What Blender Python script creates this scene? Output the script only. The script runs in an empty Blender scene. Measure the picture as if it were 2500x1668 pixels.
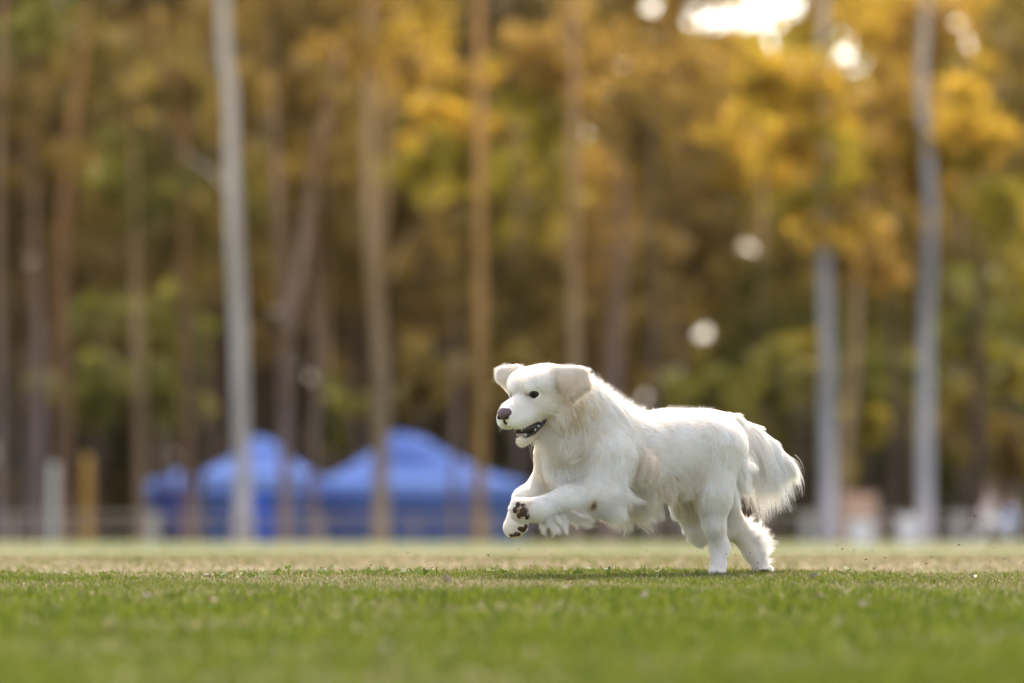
import bpy, bmesh, math, random
import numpy as np
from mathutils import Vector, Matrix, kdtree

rng = np.random.default_rng(7)
random.seed(7)
scene = bpy.context.scene
COL = scene.collection

# ------------------------------------------------------------------ camera
LENS, SENSOR, CAM_H, FOCUS = 200.0, 36.0, 0.343, 17.0
cam_data = bpy.data.cameras.new('camera')
cam_data.lens = LENS
cam_data.sensor_width = SENSOR
cam_data.sensor_fit = 'HORIZONTAL'
cam_data.clip_start = 0.5
cam_data.clip_end = 6000.0
cam_data.shift_y = 286.0 / 2500.0
cam_data.dof.use_dof = True
cam_data.dof.focus_distance = FOCUS - 0.03
cam_data.dof.aperture_fstop = 2.5
cam_data.dof.aperture_blades = 0
cam = bpy.data.objects.new('camera', cam_data)
COL.objects.link(cam)
cam.location = (0, 0, CAM_H)
cam.rotation_euler = (math.radians(90), 0, 0)
scene.camera = cam

# ------------------------------------------------------------------ sky and sun
SUN_EL, SUN_AZ = math.radians(48), math.radians(4)     # azimuth from +Y, positive to +X
world = bpy.data.worlds.new('World')
scene.world = world
world.use_nodes = True
wn, wl = world.node_tree.nodes, world.node_tree.links
wn.clear()
sky = wn.new('ShaderNodeTexSky')
sky.sky_type = 'NISHITA'
sky.sun_disc = False
sky.sun_elevation = SUN_EL
sky.sun_rotation = SUN_AZ
sky.air_density = 1.0
sky.dust_density = 4.0
sky.ozone_density = 0.6
hs = wn.new('ShaderNodeHueSaturation')
hs.inputs['Saturation'].default_value = 0.5
bg = wn.new('ShaderNodeBackground')
bg.inputs['Strength'].default_value = 0.15
wo = wn.new('ShaderNodeOutputWorld')
wl.new(sky.outputs[0], hs.inputs['Color'])
wl.new(hs.outputs[0], bg.inputs[0])
wl.new(bg.outputs[0], wo.inputs[0])

sun_data = bpy.data.lights.new('sun', 'SUN')
sun_data.energy = 3.2
sun_data.angle = math.radians(9)
sun_data.color = (1.0, 0.85, 0.64)
sun = bpy.data.objects.new('sun', sun_data)
COL.objects.link(sun)
to_sun = Vector((math.sin(SUN_AZ) * math.cos(SUN_EL), math.cos(SUN_AZ) * math.cos(SUN_EL), math.sin(SUN_EL)))
sun.rotation_euler = to_sun.to_track_quat('Z', 'Y').to_euler()
sun.location = to_sun * 60

scene.render.engine = 'CYCLES'
scene.view_settings.view_transform = 'Standard'
scene.view_settings.look = 'None'
scene.view_settings.exposure = 1.72
scene.view_settings.gamma = 1.0
scene.cycles.use_denoising = True
scene.cycles.max_bounces = 6
scene.cycles.diffuse_bounces = 4
scene.cycles.transmission_bounces = 4
scene.cycles.sample_clamp_indirect = 6.0

# ------------------------------------------------------------------ helpers
FPX = LENS / SENSOR * 2500.0


def U2X(u, y):
    return (u - 1250.0) / FPX * y


def V2Z(v, y):
    return CAM_H - (v - 1120.0) / FPX * y


def tag(o, label=None, cat=None, group=None, kind=None):
    if label: o['label'] = label
    if cat: o['category'] = cat
    if group: o['group'] = group
    if kind: o['kind'] = kind
    return o


def link(o, parent=None):
    COL.objects.link(o)
    if parent is not None:
        o.parent = parent
    return o


def empty(name, loc=(0, 0, 0), rz=0.0):
    o = bpy.data.objects.new(name, None)
    o.empty_display_size = 0.1
    o.location = loc
    o.rotation_euler = (0, 0, rz)
    return link(o)


def np_mesh(name, verts, quads=None, tris=None, smooth=True, colors=None, cname='tint'):
    """fast mesh from numpy arrays"""
    me = bpy.data.meshes.new(name)
    verts = np.asarray(verts, np.float32)
    nq = 0 if quads is None else len(quads)
    nt = 0 if tris is None else len(tris)
    me.vertices.add(len(verts))
    me.vertices.foreach_set('co', verts.ravel())
    loops, starts = [], []
    if nq:
        loops.append(np.asarray(quads, np.int32).ravel())
        starts.append(np.arange(nq, dtype=np.int32) * 4)
    if nt:
        loops.append(np.asarray(tris, np.int32).ravel())
        starts.append(np.arange(nt, dtype=np.int32) * 3 + nq * 4)
    loops = np.concatenate(loops)
    starts = np.concatenate(starts)
    me.loops.add(len(loops))
    me.loops.foreach_set('vertex_index', loops)
    me.polygons.add(nq + nt)
    me.polygons.foreach_set('loop_start', starts)
    if smooth:
        me.polygons.foreach_set('use_smooth', np.ones(nq + nt, bool))
    me.update(calc_edges=True)
    if colors is not None:
        a = me.color_attributes.new(cname, 'FLOAT_COLOR', 'POINT')
        c = np.ones((len(verts), 4), np.float32)
        c[:, :3] = colors
        a.data.foreach_set('color', c.ravel())
    return me


def obj(name, me, mat=None, parent=None, loc=None):
    o = bpy.data.objects.new(name, me)
    if mat is not None and len(me.materials) == 0:
        me.materials.append(mat)
    if loc is not None:
        o.location = loc
    return link(o, parent)


def bm_obj(name, bm, mat, parent=None, loc=None, smooth=False):
    me = bpy.data.meshes.new(name)
    if smooth:
        for f in bm.faces: f.smooth = True
    bm.to_mesh(me)
    bm.free()
    return obj(name, me, mat, parent, loc)


def add_box(bm, c, s, rz=0.0, bevel=0.0):
    r = bmesh.ops.create_cube(bm, size=1.0)
    M = Matrix.Translation(c) @ Matrix.Rotation(rz, 4, 'Z') @ Matrix.Diagonal((s[0], s[1], s[2], 1))
    bmesh.ops.transform(bm, matrix=M, verts=r['verts'])
    if bevel:
        es = list({e for v in r['verts'] for e in v.link_edges})
        bmesh.ops.bevel(bm, geom=es, offset=bevel, segments=2, affect='EDGES')


def tube_arrays(pts, rads, seg=10, wob=0.0, seed=0):
    """tapered tube along a polyline -> verts, quads"""
    r = np.random.default_rng(seed)
    pts = np.asarray(pts, float)
    n = len(pts)
    t = np.gradient(pts, axis=0)
    t /= np.linalg.norm(t, axis=1)[:, None] + 1e-9
    ref = np.array([0.31, 0.95, 0.05]) if abs(t[0][2]) > 0.6 else np.array([0.0, 0.0, 1.0])
    a = np.cross(t, ref); a /= np.linalg.norm(a, axis=1)[:, None] + 1e-9
    b = np.cross(t, a)
    th = np.linspace(0, 2 * np.pi, seg, endpoint=False)
    rr = np.asarray(rads, float)[:, None] * (1 + wob * r.standard_normal((n, seg)))
    v = pts[:, None, :] + rr[..., None] * (np.cos(th)[None, :, None] * a[:, None, :] + np.sin(th)[None, :, None] * b[:, None, :])
    i = np.arange(n - 1)[:, None] * seg
    j = np.arange(seg)[None, :]
    j2 = (j + 1) % seg
    q = np.stack([i + j, i + j2, i + seg + j2, i + seg + j], -1).reshape(-1, 4)
    v = v.reshape(-1, 3)
    c0 = len(v)
    v = np.vstack([v, pts[0], pts[-1]])
    tr = [[c0, k2, k] for k, k2 in zip(range(seg), np.roll(np.arange(seg), -1))]
    off = (n - 1) * seg
    tr += [[c0 + 1, off + k, off + k2] for k, k2 in zip(range(seg), np.roll(np.arange(seg), -1))]
    return v, q, np.array(tr)


def merge(parts):
    V, Q, T, o = [], [], [], 0
    for v, q, t in parts:
        V.append(v); Q.append(q + o); T.append(t + o); o += len(v)
    return np.vstack(V), np.vstack(Q), np.vstack(T)


def new_mat(name):
    m = bpy.data.materials.new(name)
    m.use_nodes = True
    nt = m.node_tree
    b = nt.nodes['Principled BSDF']
    return m, nt.nodes, nt.links, b


def noise_mat(name, c1, c2, scale=6.0, rough=0.8, bump=0.0, c3=None, stretch=(1, 1, 1), detail=5.0, lo=0.35, hi=0.65, coord='Object', spec=0.3):
    m, N, L, b = new_mat(name)
    tc = N.new('ShaderNodeTexCoord')
    mp = N.new('ShaderNodeMapping')
    mp.inputs['Scale'].default_value = stretch
    nz = N.new('ShaderNodeTexNoise')
    nz.inputs['Scale'].default_value = scale
    nz.inputs['Detail'].default_value = detail
    cr = N.new('ShaderNodeValToRGB')
    cr.color_ramp.elements[0].position = lo
    cr.color_ramp.elements[0].color = (*c1, 1)
    cr.color_ramp.elements[1].position = hi
    cr.color_ramp.elements[1].color = (*c2, 1)
    if c3 is not None:
        e = cr.color_ramp.elements.new(min(0.98, hi + 0.12)); e.color = (*c3, 1)
    L.new(tc.outputs[coord], mp.inputs[0]); L.new(mp.outputs[0], nz.inputs['Vector'])
    L.new(nz.outputs['Fac'], cr.inputs[0]); L.new(cr.outputs[0], b.inputs['Base Color'])
    b.inputs['Roughness'].default_value = rough
    b.inputs['Specular IOR Level'].default_value = spec
    if bump:
        bp = N.new('ShaderNodeBump'); bp.inputs['Strength'].default_value = bump
        L.new(nz.outputs['Fac'], bp.inputs['Height']); L.new(bp.outputs[0], b.inputs['Normal'])
    return m


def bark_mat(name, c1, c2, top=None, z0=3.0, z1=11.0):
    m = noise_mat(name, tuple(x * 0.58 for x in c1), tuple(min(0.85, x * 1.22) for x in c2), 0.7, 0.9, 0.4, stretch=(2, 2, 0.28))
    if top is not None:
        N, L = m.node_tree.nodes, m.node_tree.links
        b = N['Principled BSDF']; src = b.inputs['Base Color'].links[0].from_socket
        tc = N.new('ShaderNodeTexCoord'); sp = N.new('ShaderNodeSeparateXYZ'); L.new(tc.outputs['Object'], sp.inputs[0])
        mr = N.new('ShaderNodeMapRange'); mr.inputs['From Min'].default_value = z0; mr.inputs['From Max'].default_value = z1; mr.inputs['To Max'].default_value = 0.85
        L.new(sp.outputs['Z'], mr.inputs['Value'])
        mx = N.new('ShaderNodeMixRGB'); mx.inputs[2].default_value = (*top, 1)  # warm sunlit tone painted into the bark towards the top
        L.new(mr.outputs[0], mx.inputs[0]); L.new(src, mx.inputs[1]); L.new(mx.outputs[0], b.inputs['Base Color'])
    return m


def leaf_mat(name, trans=0.45, attr='tint', rough=0.55):
    """foliage / blades / hair coloured by attribute, partly translucent"""
    m, N, L, b = new_mat(name)
    at = N.new('ShaderNodeAttribute'); at.attribute_name = attr
    tr = N.new('ShaderNodeBsdfTranslucent')
    mx = N.new('ShaderNodeMixShader'); mx.inputs[0].default_value = trans
    out = N['Material Output']
    L.new(at.outputs['Color'], b.inputs['Base Color'])
    L.new(at.outputs['Color'], tr.inputs['Color'])
    b.inputs['Roughness'].default_value = rough
    b.inputs['Specular IOR Level'].default_value = 0.1
    L.new(b.outputs[0], mx.inputs[1]); L.new(tr.outputs[0], mx.inputs[2])
    L.new(mx.outputs[0], out.inputs['Surface'])
    return m


# ------------------------------------------------------------------ terrain height
_GY = np.array([-60, 0, 12, 16.9, 17.6, 18.6, 20.0, 21.0, 24.0, 32.0, 50.0, 100.0, 130.0, 230.0, 500.0])
_GZ = np.array([0.0, 0.0, -0.008, -0.008, -0.012, -0.038, -0.062, -0.066, -0.088, -0.190, -0.452, -1.175, -1.59, -3.1, -7.0])


def ground_z(x, y):
    x = np.asarray(x, float); y = np.asarray(y, float)
    z = np.interp(y, _GY, _GZ)
    w = np.exp(-((y - 17.0) / 3.0) ** 2) * np.clip(np.abs(x - 0.45) * 1.2, 0, 1)
    return z + w * 0.007 * (np.sin(x * 2.1 + 1.0) + 0.6 * np.sin(x * 5.3 + y * 1.7))

# ================================================================== ground
yy = np.concatenate([np.linspace(-60, 8, 12), np.arange(8.5, 26, 0.25), np.arange(27, 60, 2.0), np.arange(62, 240, 8.0), np.array([260, 320, 400, 500.0])])
xx = np.concatenate([np.array([-300, -200, -100, -60, -30, -15, -8]), np.arange(-5, 5.01, 0.25), np.array([8, 15, 30, 60, 100, 200, 300.0])])
GX, GY_ = np.meshgrid(xx, yy)
GV = np.stack([GX, GY_, ground_z(GX, GY_)], -1).reshape(-1, 3)
ny, nx = GX.shape
ii = (np.arange(ny - 1)[:, None] * nx + np.arange(nx - 1)[None]).ravel()
GQ = np.stack([ii, ii + 1, ii + nx + 1, ii + nx], -1)

gm, N, L, b = new_mat('turf')
geo = N.new('ShaderNodeNewGeometry')


def nse(scale, detail, vec=None, sc=(1, 1, 1)):
    mp = N.new('ShaderNodeMapping'); mp.inputs['Scale'].default_value = sc
    L.new(geo.outputs['Position'], mp.inputs[0])
    z = N.new('ShaderNodeTexNoise'); z.inputs['Scale'].default_value = scale; z.inputs['Detail'].default_value = detail
    L.new(mp.outputs[0], z.inputs['Vector'])
    return z


def ramp(fac, stops):
    r = N.new('ShaderNodeValToRGB')
    e = r.color_ramp.elements
    e[0].position, e[0].color = stops[0][0], (*stops[0][1], 1)
    e[1].position, e[1].color = stops[-1][0], (*stops[-1][1], 1)
    for p, c in stops[1:-1]:
        k = e.new(p); k.color = (*c, 1)
    L.new(fac, r.inputs[0])
    return r


def mixc(f, a, bb):
    m = N.new('ShaderNodeMixRGB')
    if isinstance(f, float): m.inputs[0].default_value = f
    else: L.new(f, m.inputs[0])
    L.new(a, m.inputs[1]); L.new(bb, m.inputs[2])
    return m.outputs[0]


near = ramp(nse(9.0, 6).outputs['Fac'], [(0.3, (0.034, 0.052, 0.010)), (0.55, (0.061, 0.082, 0.017)), (0.75, (0.159, 0.122, 0.061))])
far = ramp(nse(0.9, 5, sc=(0.35, 0.06, 1)).outputs['Fac'], [(0.30, (0.062, 0.080, 0.022)), (0.5, (0.086, 0.095, 0.033)), (0.7, (0.121, 0.111, 0.053))])
fine = ramp(nse(7.0, 4, sc=(1, 0.3, 1)).outputs['Fac'], [(0.35, (0.080, 0.092, 0.027)), (0.52, (0.147, 0.122, 0.073)), (0.68, (0.220, 0.178, 0.128))])
litter = ramp(nse(1.3, 6).outputs['Fac'], [(0.3, (0.05, 0.035, 0.022)), (0.7, (0.13, 0.085, 0.05))])
sx = N.new('ShaderNodeSeparateXYZ'); L.new(geo.outputs['Position'], sx.inputs[0])


def step(a, bb):
    m = N.new('ShaderNodeMapRange'); m.interpolation_type = 'SMOOTHSTEP'
    m.inputs['From Min'].default_value = a; m.inputs['From Max'].default_value = bb
    L.new(sx.outputs['Y'], m.inputs['Value'])
    return m.outputs[0]


c = mixc(step(17.2, 19.0), near.outputs[0], fine.outputs[0])
c = mixc(step(24, 38), c, far.outputs[0])
c = mixc(step(128.5, 131), c, litter.outputs[0])
L.new(c, b.inputs['Base Color'])
b.inputs['Roughness'].default_value = 0.95; b.inputs['Specular IOR Level'].default_value = 0.1
bp = N.new('ShaderNodeBump'); bp.inputs['Strength'].default_value = 0.6; bp.inputs['Distance'].default_value = 0.03
L.new(nse(30, 4).outputs['Fac'], bp.inputs['Height']); L.new(bp.outputs[0], b.inputs['Normal'])
ground = obj('ground', np_mesh('ground', GV, quads=GQ), gm)
tag(ground, kind='structure')

# ================================================================== wood
leafm = leaf_mat('eucalypt_leaves', 0.6, 'tint', 0.5)
BARK = {   # smooth-barked gums: cool shade below and warm sun above painted into the colour
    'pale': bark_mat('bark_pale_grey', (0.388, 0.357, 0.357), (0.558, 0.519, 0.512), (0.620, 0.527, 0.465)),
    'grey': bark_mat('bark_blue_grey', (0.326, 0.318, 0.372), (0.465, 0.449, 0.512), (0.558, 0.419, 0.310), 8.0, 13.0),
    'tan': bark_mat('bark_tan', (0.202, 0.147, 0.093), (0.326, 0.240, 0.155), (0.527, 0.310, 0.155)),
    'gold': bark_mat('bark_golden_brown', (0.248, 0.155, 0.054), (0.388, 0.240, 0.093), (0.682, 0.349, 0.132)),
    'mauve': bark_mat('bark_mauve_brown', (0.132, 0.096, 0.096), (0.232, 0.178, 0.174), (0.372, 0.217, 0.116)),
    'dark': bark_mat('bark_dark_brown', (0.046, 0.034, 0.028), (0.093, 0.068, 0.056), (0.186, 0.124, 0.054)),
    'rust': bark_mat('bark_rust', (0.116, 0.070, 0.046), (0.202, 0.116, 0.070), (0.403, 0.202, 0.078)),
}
# leaf palettes (linear albedo); gold and orange have golden sunlight painted in
PAL = {
    'olive': [(0.085, 0.068, 0.012), (0.117, 0.086, 0.016), (0.152, 0.104, 0.023)],
    'brown': [(0.099, 0.067, 0.015), (0.140, 0.093, 0.020), (0.171, 0.111, 0.026)],
    'green': [(0.061, 0.072, 0.013), (0.093, 0.097, 0.015), (0.141, 0.125, 0.022)],
    'gold': [(0.377, 0.233, 0.026), (0.489, 0.304, 0.036), (0.313, 0.227, 0.026)],
    'orange': [(0.264, 0.158, 0.030), (0.316, 0.190, 0.042), (0.222, 0.142, 0.024)],
    'lime': [(0.177, 0.164, 0.017), (0.241, 0.202, 0.020), (0.292, 0.222, 0.025)],
    'umber': [(0.061, 0.041, 0.011), (0.086, 0.056, 0.016), (0.113, 0.072, 0.019)],
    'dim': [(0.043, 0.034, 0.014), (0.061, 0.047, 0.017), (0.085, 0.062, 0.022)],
}
# openings in the wood through which the sky shows: (u, v, radius px)
GAPS = [(1827, 599, 27), (1716, 812, 21), (1572, 968, 21), (1690, 42, 27), (1735, 55, 24), (1772, 20, 43), (1822, 48, 29), (1860, 8, 56), (1905, 52, 20), (1935, 8, 35), (1888, 100, 16), (2062, 100, 29), (2082, 158, 37), (2040, 150, 18), (2138, 72, 14), (2104, 205, 16), (2150, 122, 12), (2335, 55, 18), (2360, 95, 21), (2375, 125, 12), (1592, 12, 21), (2200, 85, 10), (2010, 172, 10), (2395, 812, 9), (2420, 560, 9), (2240, 150, 10), (2290, 210, 9)]
_gr = np.random.default_rng(99)


def in_gap(P, grow=1.0):
    u = P[:, 0] / P[:, 1] * FPX + 1250; v = 1120 - (P[:, 2] - CAM_H) / P[:, 1] * FPX
    m = np.zeros(len(P), bool)
    for gu, gv, gr in GAPS:
        m |= (u - gu) ** 2 + (v - gv) ** 2 < (gr * grow) ** 2
    return m


def leaf_cloud(centers, radii, n_per, size, pals, seed, gaps=True, flat=0.6):
    """leaf blades filling ellipsoidal sprays; returns verts, quads, colours"""
    r = np.random.default_rng(seed)
    C, col = [], []
    for (c, rad, pal, m) in zip(centers, radii, pals, n_per):
        d = r.standard_normal((m, 3)); d /= np.linalg.norm(d, axis=1)[:, None]
        q = d * (r.random(m) ** 0.45)[:, None] * np.asarray(rad)
        C.append(np.asarray(c) + q)
        p = np.array(PAL[pal])
        col.append(p[r.integers(0, len(p), m)] * r.uniform(0.7, 1.25, (m, 1)))
    C = np.vstack(C); col = np.vstack(col)
    if gaps:
        k = ~in_gap(C, 1.15) | ((r.random(len(C)) < 0.15) & (C[:, 2] > 9.0)); C, col = C[k], col[k]
    m = len(C)
    a = r.standard_normal((m, 3)) + np.array([0, 0, -0.7]); a /= np.linalg.norm(a, axis=1)[:, None]
    b2 = np.cross(a, r.standard_normal((m, 3))); b2 /= np.linalg.norm(b2, axis=1)[:, None]
    s = size * r.uniform(0.6, 1.4, (m, 1))
    v = np.stack([C - a * s * 0.6, C + b2 * s * 0.32, C + a * s * 0.6, C - b2 * s * 0.32], 1).reshape(-1, 3)
    q = np.arange(m * 4).reshape(-1, 4)
    return v, q, np.repeat(col, 4, 0)


def gz1(x, y):
    return float(ground_z(x, y))


def make_tree(name, label, cat, Y, upath, wpx, bark, crown=None, group=None, seed=0, limbs=(), sink=0.3, front=1.0):
    """upath: list of (u, v) trunk centre points from base up (photo pixels read at distance Y);
    crown: list of (u, v, ru, rv, palette, leaves)"""
    r = np.random.default_rng(seed)
    ub, vb = upath[0]
    x0 = U2X(ub, Y); z0 = gz1(x0, Y)
    root = empty(name, (x0, Y, z0))
    tag(root, label, cat, group)
    m = Y / FPX
    P = [(0, 0, -sink)] + [(U2X(u, Y) - x0, r.normal(0, 0.08), V2Z(v, Y) - z0) for u, v in upath[1:]]
    P = np.array(P)
    t = np.linspace(0, 1, 26)
    s = np.linspace(0, 1, len(P))
    P2 = np.stack([np.interp(t, s, P[:, k]) for k in range(3)], -1)
    for _ in range(2):
        P2[1:-1] = 0.25 * P2[:-2] + 0.5 * P2[1:-1] + 0.25 * P2[2:]
    P2[1:-1, 0] += np.cumsum(r.normal(0, 0.014, 24)) * np.sin(np.linspace(0, 3.14, 24))
    rad = 0.75 * wpx * m / 2 * (1 + 0.05 * np.sin(t * 19 + seed)) * (1.12 - 0.45 * t) * (1 - (0.85 if upath[-1][1] > -120 else 0.2) * np.clip((t - 0.6) / 0.4, 0, 1) ** 1.5) * (1 + 0.35 * np.exp(-t * 30))
    parts = [tube_arrays(P2, rad, 12, 0.03, seed)]
    v, q, tr = merge(parts)
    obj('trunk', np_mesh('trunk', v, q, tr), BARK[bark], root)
    for (uv, wl) in limbs:
        LP = np.array([(U2X(u, Y) - x0, r.normal(0, 0.3) if i else 0, V2Z(vv, Y) - z0) for i, (u, vv) in enumerate(uv)])
        tt = np.linspace(0, 1, 14); ss = np.linspace(0, 1, len(LP))
        LP = np.stack([np.interp(tt, ss, LP[:, k]) for k in range(3)], -1)
        LP[1:-1] = 0.25 * LP[:-2] + 0.5 * LP[1:-1] + 0.25 * LP[2:]
        v, q, tr = tube_arrays(LP, wl * m / 2 * (1 - 0.65 * tt), 8, 0.03, seed + 1)
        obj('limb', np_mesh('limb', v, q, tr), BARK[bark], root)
    if crown:
        cs, rs, ps, ns = [], [], [], []
        for (u, vv, ru, rv, pal, nl) in crown:
            c0 = np.array([U2X(u, Y), Y + r.normal(front, 1.0), V2Z(vv, Y)])
            if wpx > 25: nl = int(nl * 0.42)
            k = max(6, nl // 45)
            for j in range(k):
                d = r.standard_normal(3); d /= np.linalg.norm(d); d *= r.random() ** 0.4
                cs.append(c0 + d * np.array([ru * m * 1.2, min(ru * m, 2.4), rv * m * 1.2]))
                f = r.uniform(0.2, 0.5)
                rs.append((max(0.5, ru * m * f), max(0.5, ru * m * f * 0.8), max(0.4, rv * m * f * 0.8)))
                ps.append(pal); ns.append(nl // k)
        v, q, c = leaf_cloud(cs, rs, ns, 0.26, ps, seed + 5)
        obj('crown', np_mesh('crown', v - np.array([x0, Y, z0]), quads=q, colors=c, smooth=False), leafm, root)
    return root


# the row of tall trunks just behind the fence (read from the photograph)
make_tree('gum_tree', 'tall pale white-grey gum trunk rising in front of the left blue tent', 'tree', 133.0,
          [(594, 1325), (592, 1150), (588, 960), (583, 760), (574, 560), (567, 330), (559, 180), (549, 60), (550, -60), (556, -260), (560, -420)], 50, 'pale',
          [(480, -320, 260, 150, 'olive', 2400), (700, -360, 240, 150, 'brown', 2400)], None, 1,
          [([(570, 480), (520, 420), (455, 380), (420, 330)], 7)])
make_tree('gum_tree', 'grey brown gum trunk splitting the peak of the middle blue tent', 'tree', 132.0,
          [(929, 1325), (930, 1180), (932, 1000), (928, 830), (914, 650), (903, 480), (902, 330), (900, 180), (905, 0), (900, -300)], 50, 'tan',
          [(900, 90, 170, 100, 'orange', 1200), (1000, -300, 260, 140, 'gold', 2400)], None, 2,
          [([(916, 660), (938, 520), (945, 330), (950, 150)], 24), ([(945, 690), (985, 600), (1015, 555)], 10)])
make_tree('gum_tree', 'straight golden brown gum trunk left of the dog', 'tree', 134.0,
          [(1168, 1325), (1169, 1150), (1171, 900), (1172, 700), (1170, 480), (1167, 260), (1166, 60), (1164, -160), (1165, -380)], 40, 'gold',
          [(1100, 260, 110, 120, 'gold', 1300), (1080, 400, 120, 60, 'lime', 1100), (1190, -320, 260, 150, 'orange', 2400)], None, 3)
make_tree('gum_tree', 'slender brown gum trunk rising behind the head of the dog', 'tree', 136.0,
          [(1406, 1325), (1405, 1100), (1404, 860), (1400, 600), (1401, 380), (1402, 180), (1400, 0), (1398, -300)], 37, 'tan',
          [(1400, 90, 150, 110, 'orange', 1900), (1330, 160, 70, 40, 'orange', 500), (1310, 290, 60, 80, 'lime', 700)], None, 4)
make_tree('gum_tree', 'blue grey gum trunk to the right of the tail', 'tree', 131.0,
          [(2022, 1330), (2021, 1150), (2018, 900), (2016, 700), (2014, 560), (2015, 380), (2016, 240), (2012, 60), (2008, -250)], 46, 'grey',
          [(2020, 430, 120, 110, 'lime', 700), (2040, 540, 110, 50, 'gold', 400), (1925, 230, 120, 90, 'gold', 1900), (1890, 330, 90, 70, 'gold', 1000), (1970, 350, 60, 50, 'gold', 500)], None, 5, front=-0.2)
make_tree('gum_tree', 'tall blue grey gum trunk furthest right', 'tree', 130.0,
          [(2259, 1330), (2260, 1150), (2262, 900), (2262, 700), (2266, 500), (2264, 380), (2252, 260), (2250, 160), (2262, 20), (2270, -250)], 45, 'grey',
          [(2335, 330, 110, 110, 'gold', 2300), (2200, 330, 70, 160, 'orange', 1600), (2290, 400, 50, 90, 'orange', 700), (2260, -260, 240, 100, 'olive', 1700), (2420, 480, 80, 120, 'lime', 900)], None, 6)
make_tree('gum_tree', 'thin leaning tan trunk between the two blue grey trunks', 'tree', 139.0,
          [(2046, 1325), (2060, 1150), (2078, 980), (2092, 830), (2105, 690), (2125, 560), (2135, 400)], 30, 'tan',
          [(2140, 640, 60, 70, 'orange', 600)], None, 7)
make_tree('gum_tree', 'forked mauve brown trunk between the two blue tents', 'tree', 134.0,
          [(698, 1325), (697, 1200), (693, 1000), (690, 830), (680, 640), (672, 440), (668, 300), (660, 60)], 40, 'mauve',
          [(640, 230, 130, 90, 'brown', 1500), (760, 300, 90, 130, 'brown', 1200)], None, 8,
          [([(697, 860), (722, 740), (738, 620), (755, 480), (790, 300), (830, 120)], 36)])
make_tree('gum_tree', 'dim grey trunk standing close behind the forked mauve trunk', 'tree', 141.0,
          [(762, 1325), (764, 1150), (768, 1000), (772, 850), (765, 600), (770, 380)], 26, 'mauve', None, None, 9)
make_tree('gum_tree', 'grey trunk cut by the left edge of the photo', 'tree', 135.0,
          [(2, 1325), (4, 1100), (5, 900), (2, 700), (0, 500), (4, 250), (0, -200)], 32, 'mauve', [(60, 300, 170, 160, 'brown', 1500), (30, 60, 120, 120, 'green', 1200)], None, 10)
make_tree('gum_tree', 'mauve grey trunk just left of the white post', 'tree', 136.0,
          [(99, 1325), (98, 1150), (96, 1000), (94, 880), (88, 700), (84, 420), (80, 100)], 34, 'mauve', None, None, 11)
make_tree('gum_tree', 'dark brown trunk right beside the white post', 'tree', 142.0,
          [(160, 1325), (158, 1100), (152, 850), (148, 600), (170, 350), (205, 120), (215, -100)], 40, 'rust', [(190, 120, 150, 120, 'olive', 1600)], None, 12)
make_tree('gum_tree', 'dull greenish trunk left of the small blue shelter', 'tree', 138.0,
          [(345, 1325), (344, 1150), (340, 980), (330, 780), (325, 600), (322, 400), (318, 150)], 30, 'tan', [(320, 760, 120, 60, 'green', 900), (330, 430, 120, 110, 'green', 1300)], None, 13)
make_tree('gum_tree', 'rust brown trunk above the small blue shelter', 'tree', 140.0,
          [(455, 1325), (452, 1150), (450, 950), (446, 760), (444, 600), (446, 400), (450, 200), (455, 20)], 34, 'rust', [(430, 840, 120, 80, 'green', 1100), (450, 230, 130, 80, 'olive', 1400)], None, 14,
          [([(448, 330), (400, 180), (385, 40)], 26)])
make_tree('gum_tree', 'dark brown trunk standing at the left end of the left blue tent', 'tree', 137.0,
          [(490, 1325), (488, 1220), (482, 1100), (470, 960), (462, 820), (455, 700)], 28, 'dark', None, None, 15)
make_tree('gum_tree', 'dark trunk behind the withers of the dog', 'tree', 140.0,
          [(1604, 1325), (1603, 1100), (1601, 900), (1602, 700), (1598, 500), (1594, 300), (1590, 100)], 34, 'dark', [(1560, 350, 110, 130, 'brown', 1500)], None, 16)
make_tree('gum_tree', 'broad dim grey trunk behind the neck of the dog', 'tree', 146.0,
          [(1498, 1325), (1500, 1100), (1505, 900), (1512, 720), (1520, 560), (1515, 380), (1510, 200)], 42, 'mauve', [(1500, 280, 120, 140, 'orange', 1500), (1560, 620, 90, 120, 'brown', 900)], None, 17)
make_tree('gum_tree', 'dark trunk between the two blue grey trunks', 'tree', 143.0,
          [(2178, 1325), (2176, 1150), (2180, 1000), (2172, 850), (2168, 650)], 34, 'dark', [(2160, 900, 110, 90, 'green', 1100)], None, 18)
make_tree('gum_tree', 'slim brown trunk leaning against the right tent', 'tree', 138.0,
          [(1104, 1325), (1106, 1200), (1110, 1080), (1112, 900), (1108, 700)], 20, 'mauve', None, None, 19)
make_tree('gum_tree', 'dark trunk near the right edge of the photo', 'tree', 144.0,
          [(2392, 1325), (2390, 1150), (2395, 980), (2400, 800), (2410, 560), (2420, 300)], 36, 'dark', [(2440, 250, 120, 170, 'olive', 1700), (2430, 760, 130, 130, 'green', 1200)], None, 20)

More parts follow.
